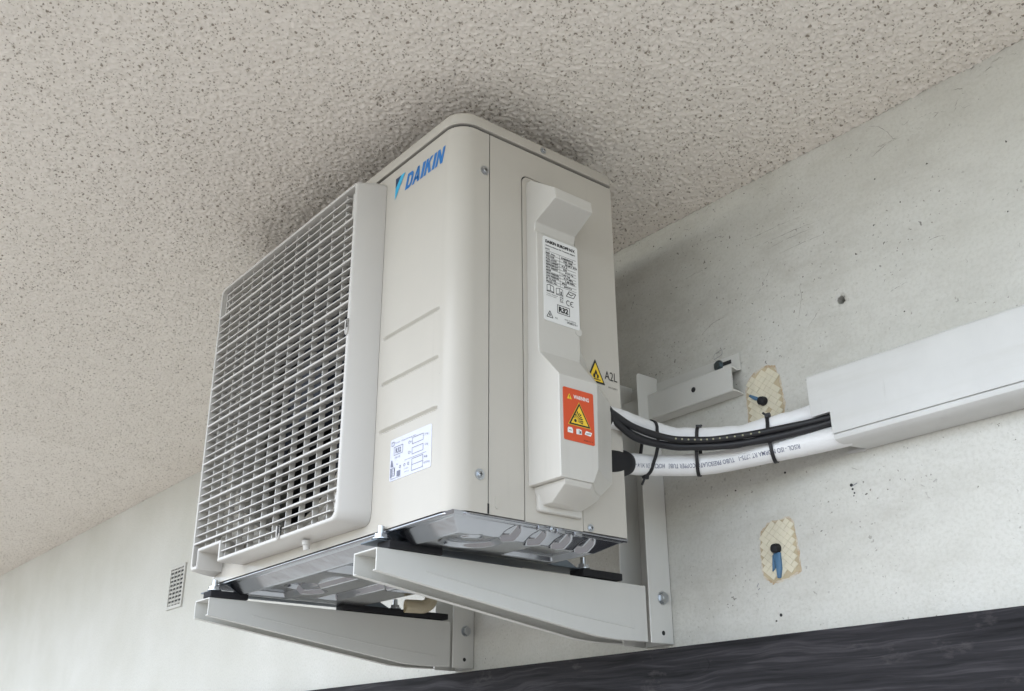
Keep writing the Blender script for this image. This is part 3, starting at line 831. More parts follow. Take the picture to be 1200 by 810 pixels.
# flammable gas triangle and its code on the side panel
bm = bmesh.new()
o0 = Vector((0.0009, -0.2795, 0.2045))
TRI = [(0.0, 0.0), (0.0335, 0.0), (0.01675, 0.0330)]
prism(bm, [(o0.y + a, o0.z + b) for a, b in inset(TRI, 1.02)], 'x', 0.0004, 0.0009)
ft = obj('flammable_label', bm, M_INK, ac)
p = Print(o0 + Vector((0.0003, 0, 0)), U, V); p.poly(inset(TRI, 0.80)); p.done('print', M_YEL, ft)
p = Print(o0 + Vector((0.0006, 0, 0)), U, V)
p.poly([(0.0125, 0.0062), (0.0210, 0.0062), (0.0222, 0.0095), (0.0212, 0.0125), (0.0200, 0.0110), (0.0190, 0.0150), (0.0168, 0.0190), (0.0155, 0.0150), (0.0140, 0.0130), (0.0130, 0.0112), (0.0120, 0.0120), (0.0113, 0.0090)])
p.rect(0.0085, 0.0040, 0.0250, 0.0052)
p.done('print', M_INK, ft)
p = Print(o0 + Vector((0.0005, 0, 0)), U, V); p.poly([(0.0150, 0.0065), (0.0185, 0.0065), (0.0180, 0.0100), (0.0165, 0.0125), (0.0152, 0.0095)], 0.0004); p.done('print', M_YEL, ft)
p = Print((0.0005, -0.2455, 0.2105), U, V); p.text('A2L', 0, 0.003, 0.0125, 0.0235); p.text('3P512345-2', 0.006, -0.0085, 0.0022, 0.0170); p.done('code_print', M_INK, ac)

# front data sticker
UX = Vector((1, 0, 0))
bm = bmesh.new(); prism(bm, rrect(-0.137, 0.0585, -0.0455, 0.1125, 0.003), 'y', YF - 0.0005, YF + 0.0003)
fs_ = obj('data_label', bm, M_LABELB, ac)
p = Print((-0.137, YF - 0.0009, 0.0585), UX, V)    # 91 x 54 mm
p.frame(0.003, 0.045, 0.009, 0.0505, 0.0007); p.text('Caution  refrigerant charge label', 0.011, 0.0465, 0.0022, 0.047)
p.frame(0.009, 0.032, 0.029, 0.043, 0.0006); p.text('R32', 0.0125, 0.0342, 0.0066, 0.0125, 0, 0.02)
p.text('GWP: 675', 0.011, 0.0275, 0.0022, 0.012)
for zz, tx in ((0.0375, '1'), (0.0245, '2')):
    p.frame(0.050, zz, 0.0745, zz + 0.0085, 0.0006); arc(p, (0.0435, zz + .004), 0.0017, 0, 360, 0.0005); p.text('=', 0.0462, zz + .0032, 0.0014, 0.002); p.text(tx + ' kg', 0.078, zz + 0.004, 0.0034, 0.0068)
p.rect(0.034, 0.0205, 0.081, 0.0209)
p.frame(0.050, 0.0035, 0.0745, 0.0190, 0.0006); p.rect(0.050, 0.011, 0.0745, 0.0116)
p.text('kg', 0.0775, 0.0135, 0.0034, 0.006); p.text('tCO2eq', 0.0765, 0.006, 0.0030, 0.012)
for u in (0.024, 0.034, 0.0425): arc(p, (u, 0.0148), 0.0017, 0, 360, 0.0006)
p.text('1 + 2 =', 0.034, 0.0085, 0.0022, 0.009); p.text('GWP x kg', 0.034, 0.0045, 0.0018, 0.010)
p.poly([(0.002, 0.0185), (0.0085, 0.0175), (0.0055, 0.0265), (0.0035, 0.0265)]); p.rect(0.002, 0.004, 0.0050, 0.0165); p.frame(0.0065, 0.0055, 0.012, 0.0165, 0.0008); p.rect(0.0105, 0.007, 0.0120, 0.015); p.frame(0.017, 0.0035, 0.025, 0.0105, 0.0006); p.rect(0.0178, 0.0043, 0.0242, 0.0097)
p.text('No.', 0.0155, 0.0185, 0.002, 0.004); p.rect(0.002, 0.0022, 0.026, 0.0026)
p.done('print', M_INKG, fs_)

# maker's name on the front, upper right
LY = YF - 0.0004
p = Print((-0.154, LY, 0.4725), UX, V)
p.poly([(0.0008, 0.0185), (0.0008, 0.0345), (0.0150, 0.0345)]); p.done('logo_mark', M_NAVY, ac)
p = Print((-0.154, LY - 0.0002, 0.4725), UX, V)
p.poly([(0.0000, 0.0), (0.0012, 0.0182), (0.0152, 0.0345), (0.0255, 0.0345)]); p.done('logo_mark', M_CYAN, ac)
p = Print((-0.1285, LY, 0.4765), UX, V)
SH = 0.30; HT = 0.0238
def letter(polys, u, w):
    for q in polys: p.poly([(u + a * w + b * HT * SH, b * HT) for a, b in q])
D_ = [[(0, 0), (.32, 0), (.32, 1), (0, 1)], [(.32, .8), (.62, .8), (.8, 1), (.32, 1)] if 0 else [(.32, .79), (.58, .79), (.72, .98), (.62, 1), (.32, 1)], [(.32, 0), (.62, 0), (.72, .02), (.58, .21), (.32, .21)], [(.58, .21), (.72, .02), (.92, .14), (1, .35), (.68, .32)], [(.68, .32), (1, .35), (1, .65), (.68, .68)], [(.68, .68), (1, .65), (.92, .86), (.72, .98), (.58, .79)]]
A_ = [[(0, 0), (.3, 0), (.56, 1), (.38, 1)], [(.56, 1), (.38, 1), (.44, .72), (.5, .72)] if 0 else [(.38, 1), (.46, .7), (.7, 0), (1, 0), (.66, 1)], [(.26, .2), (.78, .2), (.72, .4), (.30, .4)]]
I_ = [[(0, 0), (1, 0), (1, 1), (0, 1)]]
K_ = [[(0, 0), (.32, 0), (.32, 1), (0, 1)], [(.32, .38), (.5, .56), (.98, 1), (.6, 1), (.32, .68)], [(.38, .5), (.66, 0), (1.04, 0), (.6, .66)]]
N_ = [[(0, 0), (.3, 0), (.3, 1), (0, 1)], [(.7, 0), (1, 0), (1, 1), (.7, 1)], [(.3, 1), (.3, .55), (.7, 0), (.7, .45)]]
u = 0.0
for L, w in ((D_, .0165), (A_, .0185), (I_, .0062), (K_, .0170), (I_, .0062), (N_, .0172)):
    letter(L, u, w); u += w + (0.0022 if L is not D_ else 0.0008)
p.done('brand_lettering', M_BLUE, ac)

# ---- galvanised base pan with its pressings
bm = bmesh.new()
FX = (-0.157, -0.648 + 0.001)
def ss(a, b, t):
    t = max(0, min(1, (t - a) / (b - a))); return t * t * (3 - 2 * t)
PAN_D = 0.0180
def rise(v, a, b, w): return min(ss(a - w, a + w, v), 1 - ss(b - w, b + w, v))
BOX = [(-0.60, -0.38, -0.455, -0.395, 0.007), (-0.575, -0.30, -0.345, -0.315, 0.009), (-0.44, -0.245, -0.30, -0.255, 0.008), (-0.345, -0.215, -0.455, -0.375, 0.010), (-0.105, -0.045, -0.335, -0.255, 0.006)]
DISC = [(-0.066, -0.420, 0.036, 0.0055), (-0.066, -0.420, 0.014, -0.003), (-0.395, -0.290, 0.040, -0.003), (-0.52, -0.40, 0.030, 0.006), (-0.28, -0.335, 0.024, 0.006)]
def pan_z(x, y):
    ex = min(x - WX, -x); ey = min(y - YF, YB - y)
    # chamfered corner at the right rear and a plain rectangle elsewhere
    e = min(ex, ey)
    d = 0.0050 * ss(0.0005, 0.0035, e)
    d += (PAN_D - 0.0050) * max(0.0, min(1.0, (e - 0.007) / 0.024))
    if e > 0.03:
        for a, b, c, f, h in BOX:
            d -= h * min(rise(x, a, b, 0.005), rise(y, c, f, 0.005))
        for a, b, r, h in DISC:
            d -= h * (1 - ss(r - .004, r + .004, math.hypot(x - a, y - b)))
    for yy in (-0.392, -0.352, -0.312, -0.272):            # gussets pressed into the right flank
        w = 0.009 * ss(0.003, 0.02, ex) * (1 - ss(0.03, 0.046, ex))
        if w > 0.001 and abs(y - yy) < w + .006: d -= 0.0075 * (1 - ss(w - 0.003, w + 0.003, abs(y - yy)))
    for fx in FX:                                          # raised seats for the feet
        s = 1 - ss(0.024, 0.032, abs(x - fx))
        d += s * (0.0045 - d) * ss(0.0, 0.004, e)
    return -0.0005 - max(0.0, d)
NXp, NYp = 400, 165
g = [[bm.verts.new((WX + 0.001 + (0 - 0.002 - WX) * i / NXp, YF + 0.001 + (YB - YF - 0.002) * j / NYp, 0)) for j in range(NYp + 1)] for i in range(NXp + 1)]
for r_ in g:
    for v in r_: v.co.z = pan_z(v.co.x, v.co.y)
for i in range(NXp):
    for j in range(NYp): bm.faces.new((g[i][j], g[i][j + 1], g[i + 1][j + 1], g[i + 1][j]))
pan = obj('base_pan', bm, M_GALV, ac, 75)
# rolled rim of the pan, showing under the casing along the front and side
bm = bmesh.new()
rim = [(WX + .002, YB), (WX + .002, YF + RC)] + corner_pts(WX + RC, YF + RC, RC - .002, 180, 270) + corner_pts(-RC, YF + RC, RC - .002, 270, 360) + [(-.002, YB)]
tube(bm, [(a, b, -0.0028) for a, b in rim], 0.0026, 8)
obj('pan_rim', bm, M_GALV, pan, 60)
# clips along the side rim
for yy in (-0.362, -0.332, -0.303):
    bm = bmesh.new(); bx(bm, -0.004, 0.0012, yy - 0.0065, yy + 0.0065, -0.0085, -0.0015, 0.001, 2)
    obj('pan_clip', bm, M_GALV, pan, 40)
screw('screw', (0.0013, -0.347, -0.0050), (1, 0, 0), pan, 0.0036)

# feet: folded steel rails across the pan
def make_foot(fx):
    bm = bmesh.new()
    prism(bm, [(fx - 0.020, YF - 0.014), (fx + 0.020, YF - 0.014), (fx + 0.020, YB + 0.062), (fx - 0.020, YB + 0.062)], 'z', -0.0152, -0.0132, 0.0006, 1)
    for y0, y1 in ((YF + 0.022, YF + 0.115), (YB - 0.030, YB + 0.040)):
        a = [(y0, -0.0150), (y0 + 0.022, -0.0045), (y1 - 0.022, -0.0045), (y1, -0.0150)]
        prism(bm, [(u, v) for u, v in a], 'x', fx - 0.020, fx + 0.020, 0.001, 1)
    return obj('foot', bm, M_FOOT, ac, 40)
for fx in FX:
    make_foot(fx)
    for yy in (YF - 0.006, YB + 0.052):
        bm = bmesh.new(); cyl(bm, (fx + 0.015, yy, -0.0150), (0, 0, 1), 0.0042, 0.0180, 14); cyl(bm, (fx + 0.015, yy, -0.0131), (0, 0, 1), 0.0085, 0.0062, 6); cyl(bm, (fx + 0.015, yy, -0.0133), (0, 0, 1), 0.0105, 0.0014, 20)
        obj('bolt', bm, M_SCREW, ac, 30)
# drain elbow
bm = bmesh.new()
tube(bm, catmull([(-0.474, -0.196, -0.006), (-0.474, -0.196, -0.016), (-0.475, -0.199, -0.025), (-0.478, -0.208, -0.0305), (-0.482, -0.222, -0.031), (-0.487, -0.238, -0.031)], 6), 0.0105, 18, cap=False)
bmesh.ops.solidify(bm, geom=bm.faces[:], thickness=0.0018)
obj('drain_elbow', bm, M_DRAIN, ac, 50)

# ------------------------------------------------------------------ wall bracket
XA = -0.130; DX = -0.490
br = thing('wall_bracket', 'cream steel wall bracket of two arms, uprights and a cross rail carrying the unit', 'bracket', (-0.4, -0.02, -0.1))
ZA = -0.0255
def arm(dx):
    bm = bmesh.new(); xr = XA + dx; xl = xr - 0.054; t = 0.0022
    side = [(-0.5126, ZA), (-0.0525, ZA - 0.002), (-0.0525, -0.1065), (-0.112, -0.1072), (-0.150, -0.1055), (-0.5126, ZA - 0.0278)]
    prism(bm, side, 'x', xr - t, xr); prism(bm, side, 'x', xl, xl + t)
    prism(bm, [(-0.5126, ZA), (-0.0525, ZA - 0.002), (-0.0525, ZA - 0.002 - t), (-0.5126, ZA - t)], 'x', xl + t, xr - t)
    # turned-in lips along the lower edges
    low = [(-0.5126, ZA - 0.0278), (-0.150, -0.1055), (-0.112, -0.1072), (-0.0525, -0.1065)]
    for (a, b) in zip(low, low[1:]):
        for x0, x1 in ((xr - t - 0.006, xr - t), (xl + t, xl + t + 0.006)):
            q = [(x0, a), (x1, a), (x1, b), (x0, b)]
            vs = [bm.verts.new((x, s[0], s[1] + h)) for h in (0.0002, 0.0018) for x, s in q]
            bm.faces.new(vs[:4]); bm.faces.new(vs[4:])
            for i in range(4): bm.faces.new((vs[i], vs[(i + 1) % 4], vs[4 + (i + 1) % 4], vs[4 + i]))
    o = obj('arm', bm, M_BRKT, br)
    mod = o.modifiers.new('edge', 'BEVEL'); mod.width = 0.0009; mod.segments = 2; mod.limit_method = 'ANGLE'; mod.angle_limit = R(40)
    # pressed stiffening line on the outer web
    bm = bmesh.new()
    tube(bm, [(xr + 0.0002, -0.44, ZA - 0.022), (xr + 0.0002, -0.34, ZA - 0.036), (xr + .0002, -0.2, ZA - 0.054), (xr + .0002, -0.08, ZA - 0.064)], 0.0007, 6)
    obj('pressed_line', bm, M_BRKT, o, 50)
    return o
def upright(dx):
    bm = bmesh.new(); xr = XA + dx + 0.0025; xl = xr - 0.059; t = 0.0024
    z0, z1 = -0.1075, 0.3085
    fl = rrect(-0.0485, z0, -0.0012, z1, 0.006, (0, 0, 0, 1))
    prism(bm, fl, 'x', xr - t, xr); prism(bm, fl, 'x', xl, xl + t)
    bx(bm, xl + t, xr - t, -0.0036, -0.0012, z0, z1 - 0.006)
    o = obj('upright', bm, M_BRKT, br)
    mod = o.modifiers.new('edge', 'BEVEL'); mod.width = 0.0012; mod.segments = 2; mod.limit_method = 'ANGLE'; mod.angle_limit = R(40)
    bm = bmesh.new(); cyl(bm, (xr, -0.0205, -0.0425), (1, 0, 0), 0.0098, 0.0012, 22); cyl(bm, (xr + 0.0012, -0.0205, -0.0425), (1, 0, 0), 0.0082, 0.0050, 6); 
    cyl(bm, (xr + 0.0060, -0.0205, -0.0425), (1, 0, 0), 0.0050, 0.0006, 16, 0.0040)
    obj('bolt', bm, M_SCREW, br, 30)
    bm = bmesh.new(); cyl(bm, (xr - .0006, -0.0225, -0.0925), (1, 0, 0), 0.0034, 0.0008, 18)
    obj('bolt_hole', bm, M_INK, o, 30)
    return o
for dx in (0, DX):
    arm(dx); upright(dx)
# cross rail: hat section standing off the wall, with an upper fixing flange
bm = bmesh.new(); t = 0.0022
secp = [(-0.0012, 0.2995), (-0.0012 - t, 0.2995), (-0.0012 - t, 0.2735 + t), (-0.006, 0.2735), (-0.012, 0.2715), (-0.020, 0.2735), (-0.0255, 0.2745), (-0.0265, 0.2735),
        (-0.0265, 0.2370), (-0.0250, 0.2345), (-0.015, 0.2355), (-0.006, 0.2340), (-0.0012, 0.2335), (-0.0012, 0.2335 + t), (-0.006, 0.2340 + t), (-0.015, 0.2355 + t), (-0.0243, 0.2375), (-0.0243, 0.2715), (-0.020, 0.2712), (-0.012, 0.2692), (-0.005, 0.2712), (-0.0012, 0.2735)]
vs0 = [(a, b) for a, b in secp]
prism(bm, vs0, 'x', -0.66, 0.0415)
rail = obj('cross_rail', bm, M_BRKT, br)
bm = bmesh.new(); cyl(bm, (-0.032, -0.0262, 0.2565), (0, -1, 0), 0.0042, 0.0006, 20)
obj('bolt_hole', bm, M_INK, rail, 30)
bm = bmesh.new(); cyl(bm, (0.002, -0.0034, 0.2905), (0, -1, 0), 0.0088, 0.0014, 24); cyl(bm, (0.002, -0.0048, 0.2905), (0, -1, 0), 0.0060, 0.0042, 6)
obj('bolt', bm, mat('dark_bolt', (0.2, 0.24, 0.26), 0.3, 0.9), br, 30)
bm = bmesh.new(); bx(bm, 0.010, 0.026, -0.0038, -0.0030, 0.2875, 0.2935)
obj('slot', bm, M_INK, rail)
# rubber pads on the arms, under the feet
for dx in (0, DX):
    for y0, y1 in ((-0.4965, -0.4175), (-0.178, -0.1015)) if dx == 0 else ((-0.512, -0.449), (-0.275, -0.060)):
        bm = bmesh.new(); bx(bm, XA + dx - 0.026, XA + dx + 0.003, y0, y1, ZA + 0.0002, -0.0151, 0.0012, 2)
        obj('rubber_pad', bm, M_RUB, br, 35)

# ------------------------------------------------------------------ pipes and cables
up_path = catmull([(-0.020, -0.285, 0.157), (0.002, -0.252, 0.1585), (-0.003, -0.2, 0.1600), (-0.008, -0.15, 0.1590), (0.014, -0.112, 0.1520), (0.0742, -0.075, 0.1465), (0.1209, -0.054, 0.1515), (0.165, -0.0355, 0.1575), (0.23, -0.028, 0.1640), (0.30, -0.028, 0.168)], 12)
lo_path = catmull([(-0.035, -0.285, 0.098), (-0.0120, -0.245, 0.0990), (-0.0190, -0.19, 0.1090), (-0.0110, -0.14, 0.1135), (0.0379, -0.09, 0.1135), (0.1168, -0.058, 0.1175), (0.205, -0.034, 0.1205), (0.33, -0.024, 0.1235)], 12)
RP = 0.0148
rgw = random.Random(4)
def wrinkle(a, s):
    ph = [rgw.uniform(0, 6.3) for _ in range(4)]
    return lambda t: RP * (1 + a * (math.sin(38 * t + ph[0]) + math.sin(71 * t + ph[1]) + .7 * math.sin(123 * t + ph[2])) * s(t))
bm = bmesh.new(); tube(bm, up_path, wrinkle(0.03, lambda t: 1.0 if .3 < t < .75 else .35), 24, uvlay=True)
o = obj('insulated_pipe', bm, M_WRAP, None, 70)
tag(o, 'upper white insulated pipe, plain and slightly wrinkled, resting above the black cables', 'pipe', 'insulated refrigerant pipes')
up_o = o
bm = bmesh.new(); tube(bm, lo_path, wrinkle(0.006, lambda t: 1.0), 24, uvlay=True)
lo = obj('insulated_pipe', bm, M_WRAP, None, 70)
tag(lo, 'lower white insulated pipe with printed lettering and a black foam end', 'pipe', 'insulated refrigerant pipes')
def foam(path, i0, i1, r, parent):
    bm = bmesh.new(); q = path[i0:i1]
    n_ = len(q)
    tube(bm, q, lambda t: r * (1 - 0.22 * max(0, (t - .8) / .2) ** 2 - .1 * max(0, (.15 - t) / .15)), 24)
    obj('foam_sleeve', bm, M_RUB, parent, 70)
foam(up_path, 2, 15, 0.0172, up_o)
foam(lo_path, 1, 25, 0.0190, lo)
# lettering along the lower pipe (printed upside down as installed)
def wrap_text(path, r, txt, s0, s1, ang0, height, parent, mt):
    acc = [0.0]
    for a, b in zip(path, path[1:]): acc.append(acc[-1] + (b - a).length)
    me = text_mesh(txt, height, s1 - s0, 0, 0.01)
    bm = bmesh.new(); bm.from_mesh(me); bpy.data.meshes.remove(me)
    bmesh.ops.triangulate(bm, faces=bm.faces[:])
    for v in bm.verts:
        s = s1 - v.co.x; w = v.co.y          # turned half round
        i = max(j for j in range(len(acc) - 1) if acc[j] <= s)
        f = (s - acc[i]) / (acc[i + 1] - acc[i]); P = path[i].lerp(path[i + 1], f)
        t = (path[min(i + 2, len(path) - 1)] - path[max(i - 1, 0)]).normalized(); sd = t.cross(Vector((0, 0, 1))).normalized(); u_ = sd.cross(t)
        a = R(ang0) - w / r
        v.co = P + (sd * math.cos(a) + u_ * math.sin(a)) * r
    return obj('print', bm, mt, parent)
wrap_text(lo_path, RP * 1.022, 'RISOL - ISO NORMA RT 1775-1   TUBO PREISOLATO COPPER TUBE   HCFC13 - EN 14114 - EI-CL1', 0.085, 0.358, -7, 0.0064, lo, M_INKG)

cab = catmull([(0.0, -0.285, 0.163), (0.0115, -0.26, 0.1605), (0.0115, -0.205, 0.1370), (0.0223, -0.145, 0.1325), (0.060, -0.115, 0.1285), (0.0927, -0.098, 0.1265), (0.134, -0.074, 0.1300), (0.185, -0.047, 0.1370), (0.23, -0.0385, 0.141), (0.30, -0.035, 0.143)], 12)
bm = bmesh.new(); tube(bm, cab, lambda t: 0.0054 * (1 + .05 * math.sin(60 * t)), 16); o = obj('black_cable', bm, M_BLACK, None, 60)
tag(o, 'thick black cable sagging lowest between the two white pipes', 'cable', 'black cables along the pipes')
c2 = catmull([(0.004, -0.285, 0.168), (0.0145, -0.262, 0.1640), (0.017, -0.215, 0.1485), (0.024, -0.160, 0.1415), (0.052, -0.127, 0.1370), (0.090, -0.106, 0.1350), (0.134, -0.077, 0.1390), (0.185, -0.048, 0.1450), (0.23, -0.0395, 0.147), (0.30, -0.036, 0.149)], 12)
bm = bmesh.new(); tube(bm, c2, lambda t: 0.0046 * (1 + .05 * math.sin(47 * t)), 16); o2 = obj('black_cable', bm, M_BLACK, None, 60)
tag(o2, 'black cable printed with a row of pale dots, just under the upper white pipe', 'cable', 'black cables along the pipes')
M_DOT = mat('dot_print', (0.26, 0.25, 0.15), 0.5)
for i in range(13):
    k_ = 40 + i * 2.45; j = int(k_); P = c2[j].lerp(c2[j + 1], k_ - j); t_ = (c2[j + 1] - c2[j - 1]).normalized()
    sd = t_.cross(Vector((0, 0, 1))).normalized(); u_ = sd.cross(t_); nrm = (sd * math.cos(R(-8)) + u_ * math.sin(R(-8)))
    bm = bmesh.new(); cyl(bm, P + nrm * 0.0043, nrm, 0.0013, 0.0005, 10)
    obj('dot', bm, M_DOT, o2)

# black ties round the bundle
def tie(idx, label, tail, slant=0.0):
    """loop around the upper pipe, cables and lower pipe at path index idx"""
    a = up_path[idx]; t_ = (up_path[idx + 1] - up_path[idx - 1]).normalized()
    b = min((q for q in lo_path if (q - a).length < 0.08), key=lambda q: abs((q - a).dot(t_)))
    sd = t_.cross(Vector((0, 0, 1))).normalized()
    up = (a - b).normalized(); rr = RP + 0.0012
    sd = (sd - up * sd.dot(up)).normalized()
    pts = [a + (sd * math.cos(R(q)) + up * math.sin(R(q))) * rr for q in range(0, 181, 20)]
    pts += [a.lerp(b, f) - sd * (rr - 0.002) for f in (.3, .6)]
    pts += [b + (sd * math.cos(R(q)) + up * math.sin(R(q))) * rr for q in range(180, 361, 20)]
    pts += [b.lerp(a, f) + sd * (rr + 0.0055 * math.sin(math.pi * f)) for f in (.25, .5, .75)]
    th = thing('cable_tie', label, 'cable tie', b - up * rr, 'black ties round the pipes')
    bm = bmesh.new(); n_ = len(pts); w = t_ * 0.0024
    V4 = []
    c = sum(pts, Vector()) / n_
    for q in pts:
        o_ = (q - c).normalized() * 0.0008
        V4.append([bm.verts.new(q + w + o_), bm.verts.new(q - w + o_), bm.verts.new(q - w - o_), bm.verts.new(q + w - o_)])
    for i in range(n_):
        A, B = V4[i], V4[(i + 1) % n_]
        for k_ in range(4): bm.faces.new((A[k_], A[(k_ + 1) % 4], B[(k_ + 1) % 4], B[k_]))
    obj('strap', bm, M_BLACK, th, 50)
    base = pts[tail[0]]
    bm = bmesh.new(); M_ = Matrix.Translation(base) @ Matrix((t_, sd, up)).transposed().to_4x4()
    r = bmesh.ops.create_cube(bm, size=1)
    for v in r['verts']: v.co = M_ @ Vector((v.co.x * 0.0075, v.co.y * 0.006, v.co.z * 0.0075))
    obj('buckle', bm, M_BLACK, th)
    bm = bmesh.new(); d = Vector(tail[1])
    tube(bm, [base, base + d * .5, base + d], lambda t: 0.0018, 6)
    obj('tail', bm, M_BLACK, th)
tie(35, 'black cable tie nearest the outdoor unit, its head hanging below the pipes', (17, (-0.004, -0.004, -0.012)))
tie(52, 'black cable tie in the middle of the sagging pipes', (5, (0.002, 0.004, 0.004)))
tie(72, 'black cable tie nearest the white duct, its head up on the upper pipe', (3, (-0.006, -0.002, 0.006)))

# ------------------------------------------------------------------ pipe duct on the wall
du = thing('pipe_duct', 'long white plastic pipe duct running along the wall at the right', 'duct', (0.7, 0, 0.15))
Y0d = -0.052; ZD0, ZD1 = 0.1055, 0.2085
bm = bmesh.new()
def duct_sec(ya=Y0d):
    return [(-0.0012, ZD1 + .004), (ya + 0.010, ZD1), (ya + 0.004, ZD1 - 0.001), (ya + .001, ZD1 - 0.004), (ya, ZD1 - 0.010), (ya, 0.118), (ya + 0.0018, 0.1125), (ya + 0.007, 0.1085), (ya + 0.020, 0.1062), (-0.0012, ZD0)]
def shell(bm, sec, x0, x1, t=0.002):
    cy, cz = -0.01, 0.155
    inn = [(a + (t if a < -0.01 else 0) , b - t if b > cz else b + t) for a, b in sec]
    A = [bm.verts.new((x0(q) if callable(x0) else x0, *q)) for q in sec]; B = [bm.verts.new((x1, *q)) for q in sec]
    C_ = [bm.verts.new((x0(q) if callable(x0) else x0, *q)) for q in inn]; D_ = [bm.verts.new((x1, *q)) for q in inn]
    for i in range(len(sec) - 1):
        bm.faces.new((A[i], A[i + 1], B[i + 1], B[i])); bm.faces.new((C_[i], C_[i + 1], D_[i + 1], D_[i])); bm.faces.new((A[i], A[i + 1], C_[i + 1], C_[i]))
# cover: upper tongue reaches further left than the lower half
secs = duct_sec(Y0d - 0.0016)
upper = secs[:5] + [(Y0d - 0.0016, 0.1495)]
lower = [(Y0d - 0.0016, 0.1495), (Y0d - 0.0016, 0.1196)]
shell(bm, upper, 0.1855, 2.6); shell(bm, lower, 0.2145, 2.6)
cover = obj('duct_cover', bm, M_DUCT, du, 35)
bm = bmesh.new()
def lx(q):
    return 0.2145 if q[0] < -0.05 else 0.2145 + (q[0] + 0.052) * 0.30
low2 = [(Y0d + 0.0010, 0.1215), (Y0d + 0.0006, 0.1170)] + duct_sec()[6:]
shell(bm, low2, lx, 2.6)
bx(bm, 0.2145, 2.6, -0.0028, -0.0010, ZD0 + .001, ZD1)
obj('duct_base', bm, M_DUCT, du, 35)
bm = bmesh.new(); prism(bm, [(0.1985, 0.1085), (0.2300, 0.1105), (0.2320, 0.1060), (0.2240, 0.1040), (0.2005, 0.1055)], 'y', -0.0030, -0.0008, 0.0004, 1)
obj('broken_flange', bm, M_DUCT, du)
bm = bmesh.new(); bx(bm, 0.186, 2.6, -0.008, -0.0008, ZD1 + 0.0035, ZD1 + 0.0062)
obj('duct_lip', bm, M_DUCT, du)

# ------------------------------------------------------------------ foam-filled holes in the wall
M_FOAM = painted('filler_cream', (0.68, 0.63, 0.49), 0.8, speck=0.12, bump=0.3, scale=200)
M_EDGE = painted('filler_brown', (0.50, 0.42, 0.28), 0.85, speck=0.3, bump=0.4, scale=200)
M_TAPE = mat('blue_sleeve', (0.07, 0.16, 0.27), 0.5)
def stain_mat():
    m = mat('rusty_plaster', (0.55, 0.48, 0.36), 0.85); k = N(m); v = k.pos()
    k.l(k.mix(k.ramp(k.noise(v, 60, 5, .7), [(0.4, 0.0), (0.62, 1.0)]), (0.60, 0.56, 0.48), (0.42, 0.30, 0.17)), k.b.inputs['Base Color']); return m
M_STAIN = stain_mat()
def inside(pt, poly):
    x, y = pt; c = False
    for i in range(len(poly)):
        x0, y0 = poly[i]; x1, y1 = poly[i - 1]
        if (y0 > y) != (y1 > y) and x < (x1 - x0) * (y - y0) / (y1 - y0) + x0: c = not c
    return c
def patch(cx, cz, pts, label, plug, sd, zs=1.0):
    rg = random.Random(sd)
    th = thing('wall_patch', label, 'wall patch', (cx, 0, cz), 'cream patches on the wall')
    def jag(k, amp):
        out = []
        for i in range(len(pts)):
            a, b = Vector(pts[i]), Vector(pts[(i + 1) % len(pts)])
            for q in range(7):
                w = a.lerp(b, q / 7) * k + Vector((rg.uniform(-amp, amp), rg.uniform(-amp, amp))); out.append((cx + w.x, cz + w.y * zs))
        return out
    bm = bmesh.new(); prism(bm, jag(1.07, 0.0013), 'y', 0.001, -0.0006); obj('stain', bm, M_STAIN, th)
    inner = jag(1.0, 0.0006)
    bm = bmesh.new(); prism(bm, inner, 'y', 0.001, -0.0012); obj('filler', bm, M_EDGE, th)
    bm = bmesh.new(); s = 0.0086
    for i in range(-12, 13):
        for j in range(-12, 13):
            u_, w_ = (i + j) * s * .70, (i - j) * s * .62
            q = [(cx + u_ + a * s * .70 * .955, cz + w_ + b * s * .62 * .955) for a, b in ((1, 0), (0, 1), (-1, 0), (0, -1))]
            if inside((cx + u_ * 1.05, cz + w_ * 1.05), inner) and rg.random() > 0.03:
                dy = rg.uniform(0, 0.0006)
                prism(bm, q, 'y', -0.0010, -0.0021 - dy)
    o = obj('mesh_cells', bm, M_FOAM, th); o['kind'] = 'stuff'
    px, pz = plug
    bm = bmesh.new(); tube(bm, [(px, 0.0, pz), (px + .001, -0.006, pz), (px + .001, -0.011, pz - .001)], lambda t: 0.0070 - 0.001 * t, 18)
    tube(bm, [(px + .001, -0.0108, pz - .001), (px + .0012, -0.0135, pz - .001)], lambda t: 0.0061 - 0.0035 * t, 18)
    obj('plug', bm, M_RUB, th, 60)
    return th, px, pz
th, px, pz = patch(0.0735, -0.0020, [(-0.027, 0.030), (-0.014, 0.043), (0.020, 0.0465), (0.028, 0.036), (0.030, 0.0), (0.032, -0.033), (0.012, -0.041), (-0.014, -0.044), (-0.028, -0.033), (-0.030, -0.01)],
      'cream patch on the lower wall, black plug in it and blue sleeve hanging down', (0.0725, 0.0015), 5, 0.9)
bm = bmesh.new()
prism(bm, [(px - .005, pz - .006), (px + .006, pz - .006), (px + .0055, pz - .028), (px + .002, pz - .040), (px - .002, pz - .040), (px - .003, pz - .02)], 'y', -0.0015, -0.0065, 0.001, 2)
prism(bm, [(px - .008, pz - .008), (px - .005, pz - .008), (px - .0055, pz - .026), (px - .0105, pz - .030)], 'y', -0.0015, -0.0045, 0.0005, 1)
obj('blue_sleeve', bm, M_TAPE, th, 50)
th, px, pz = patch(0.0775, 0.2135, [(-0.031, 0.022), (-0.022, 0.041), (0.004, 0.050), (0.021, 0.046), (0.028, 0.026), (0.031, -0.010), (0.027, -0.044), (0.0, -0.056), (-0.022, -0.052), (-0.031, -0.02)],
      'cream wall patch just above the white pipes, black plug with a blue strand in it', (0.0760, 0.2130), 9)
bm = bmesh.new()
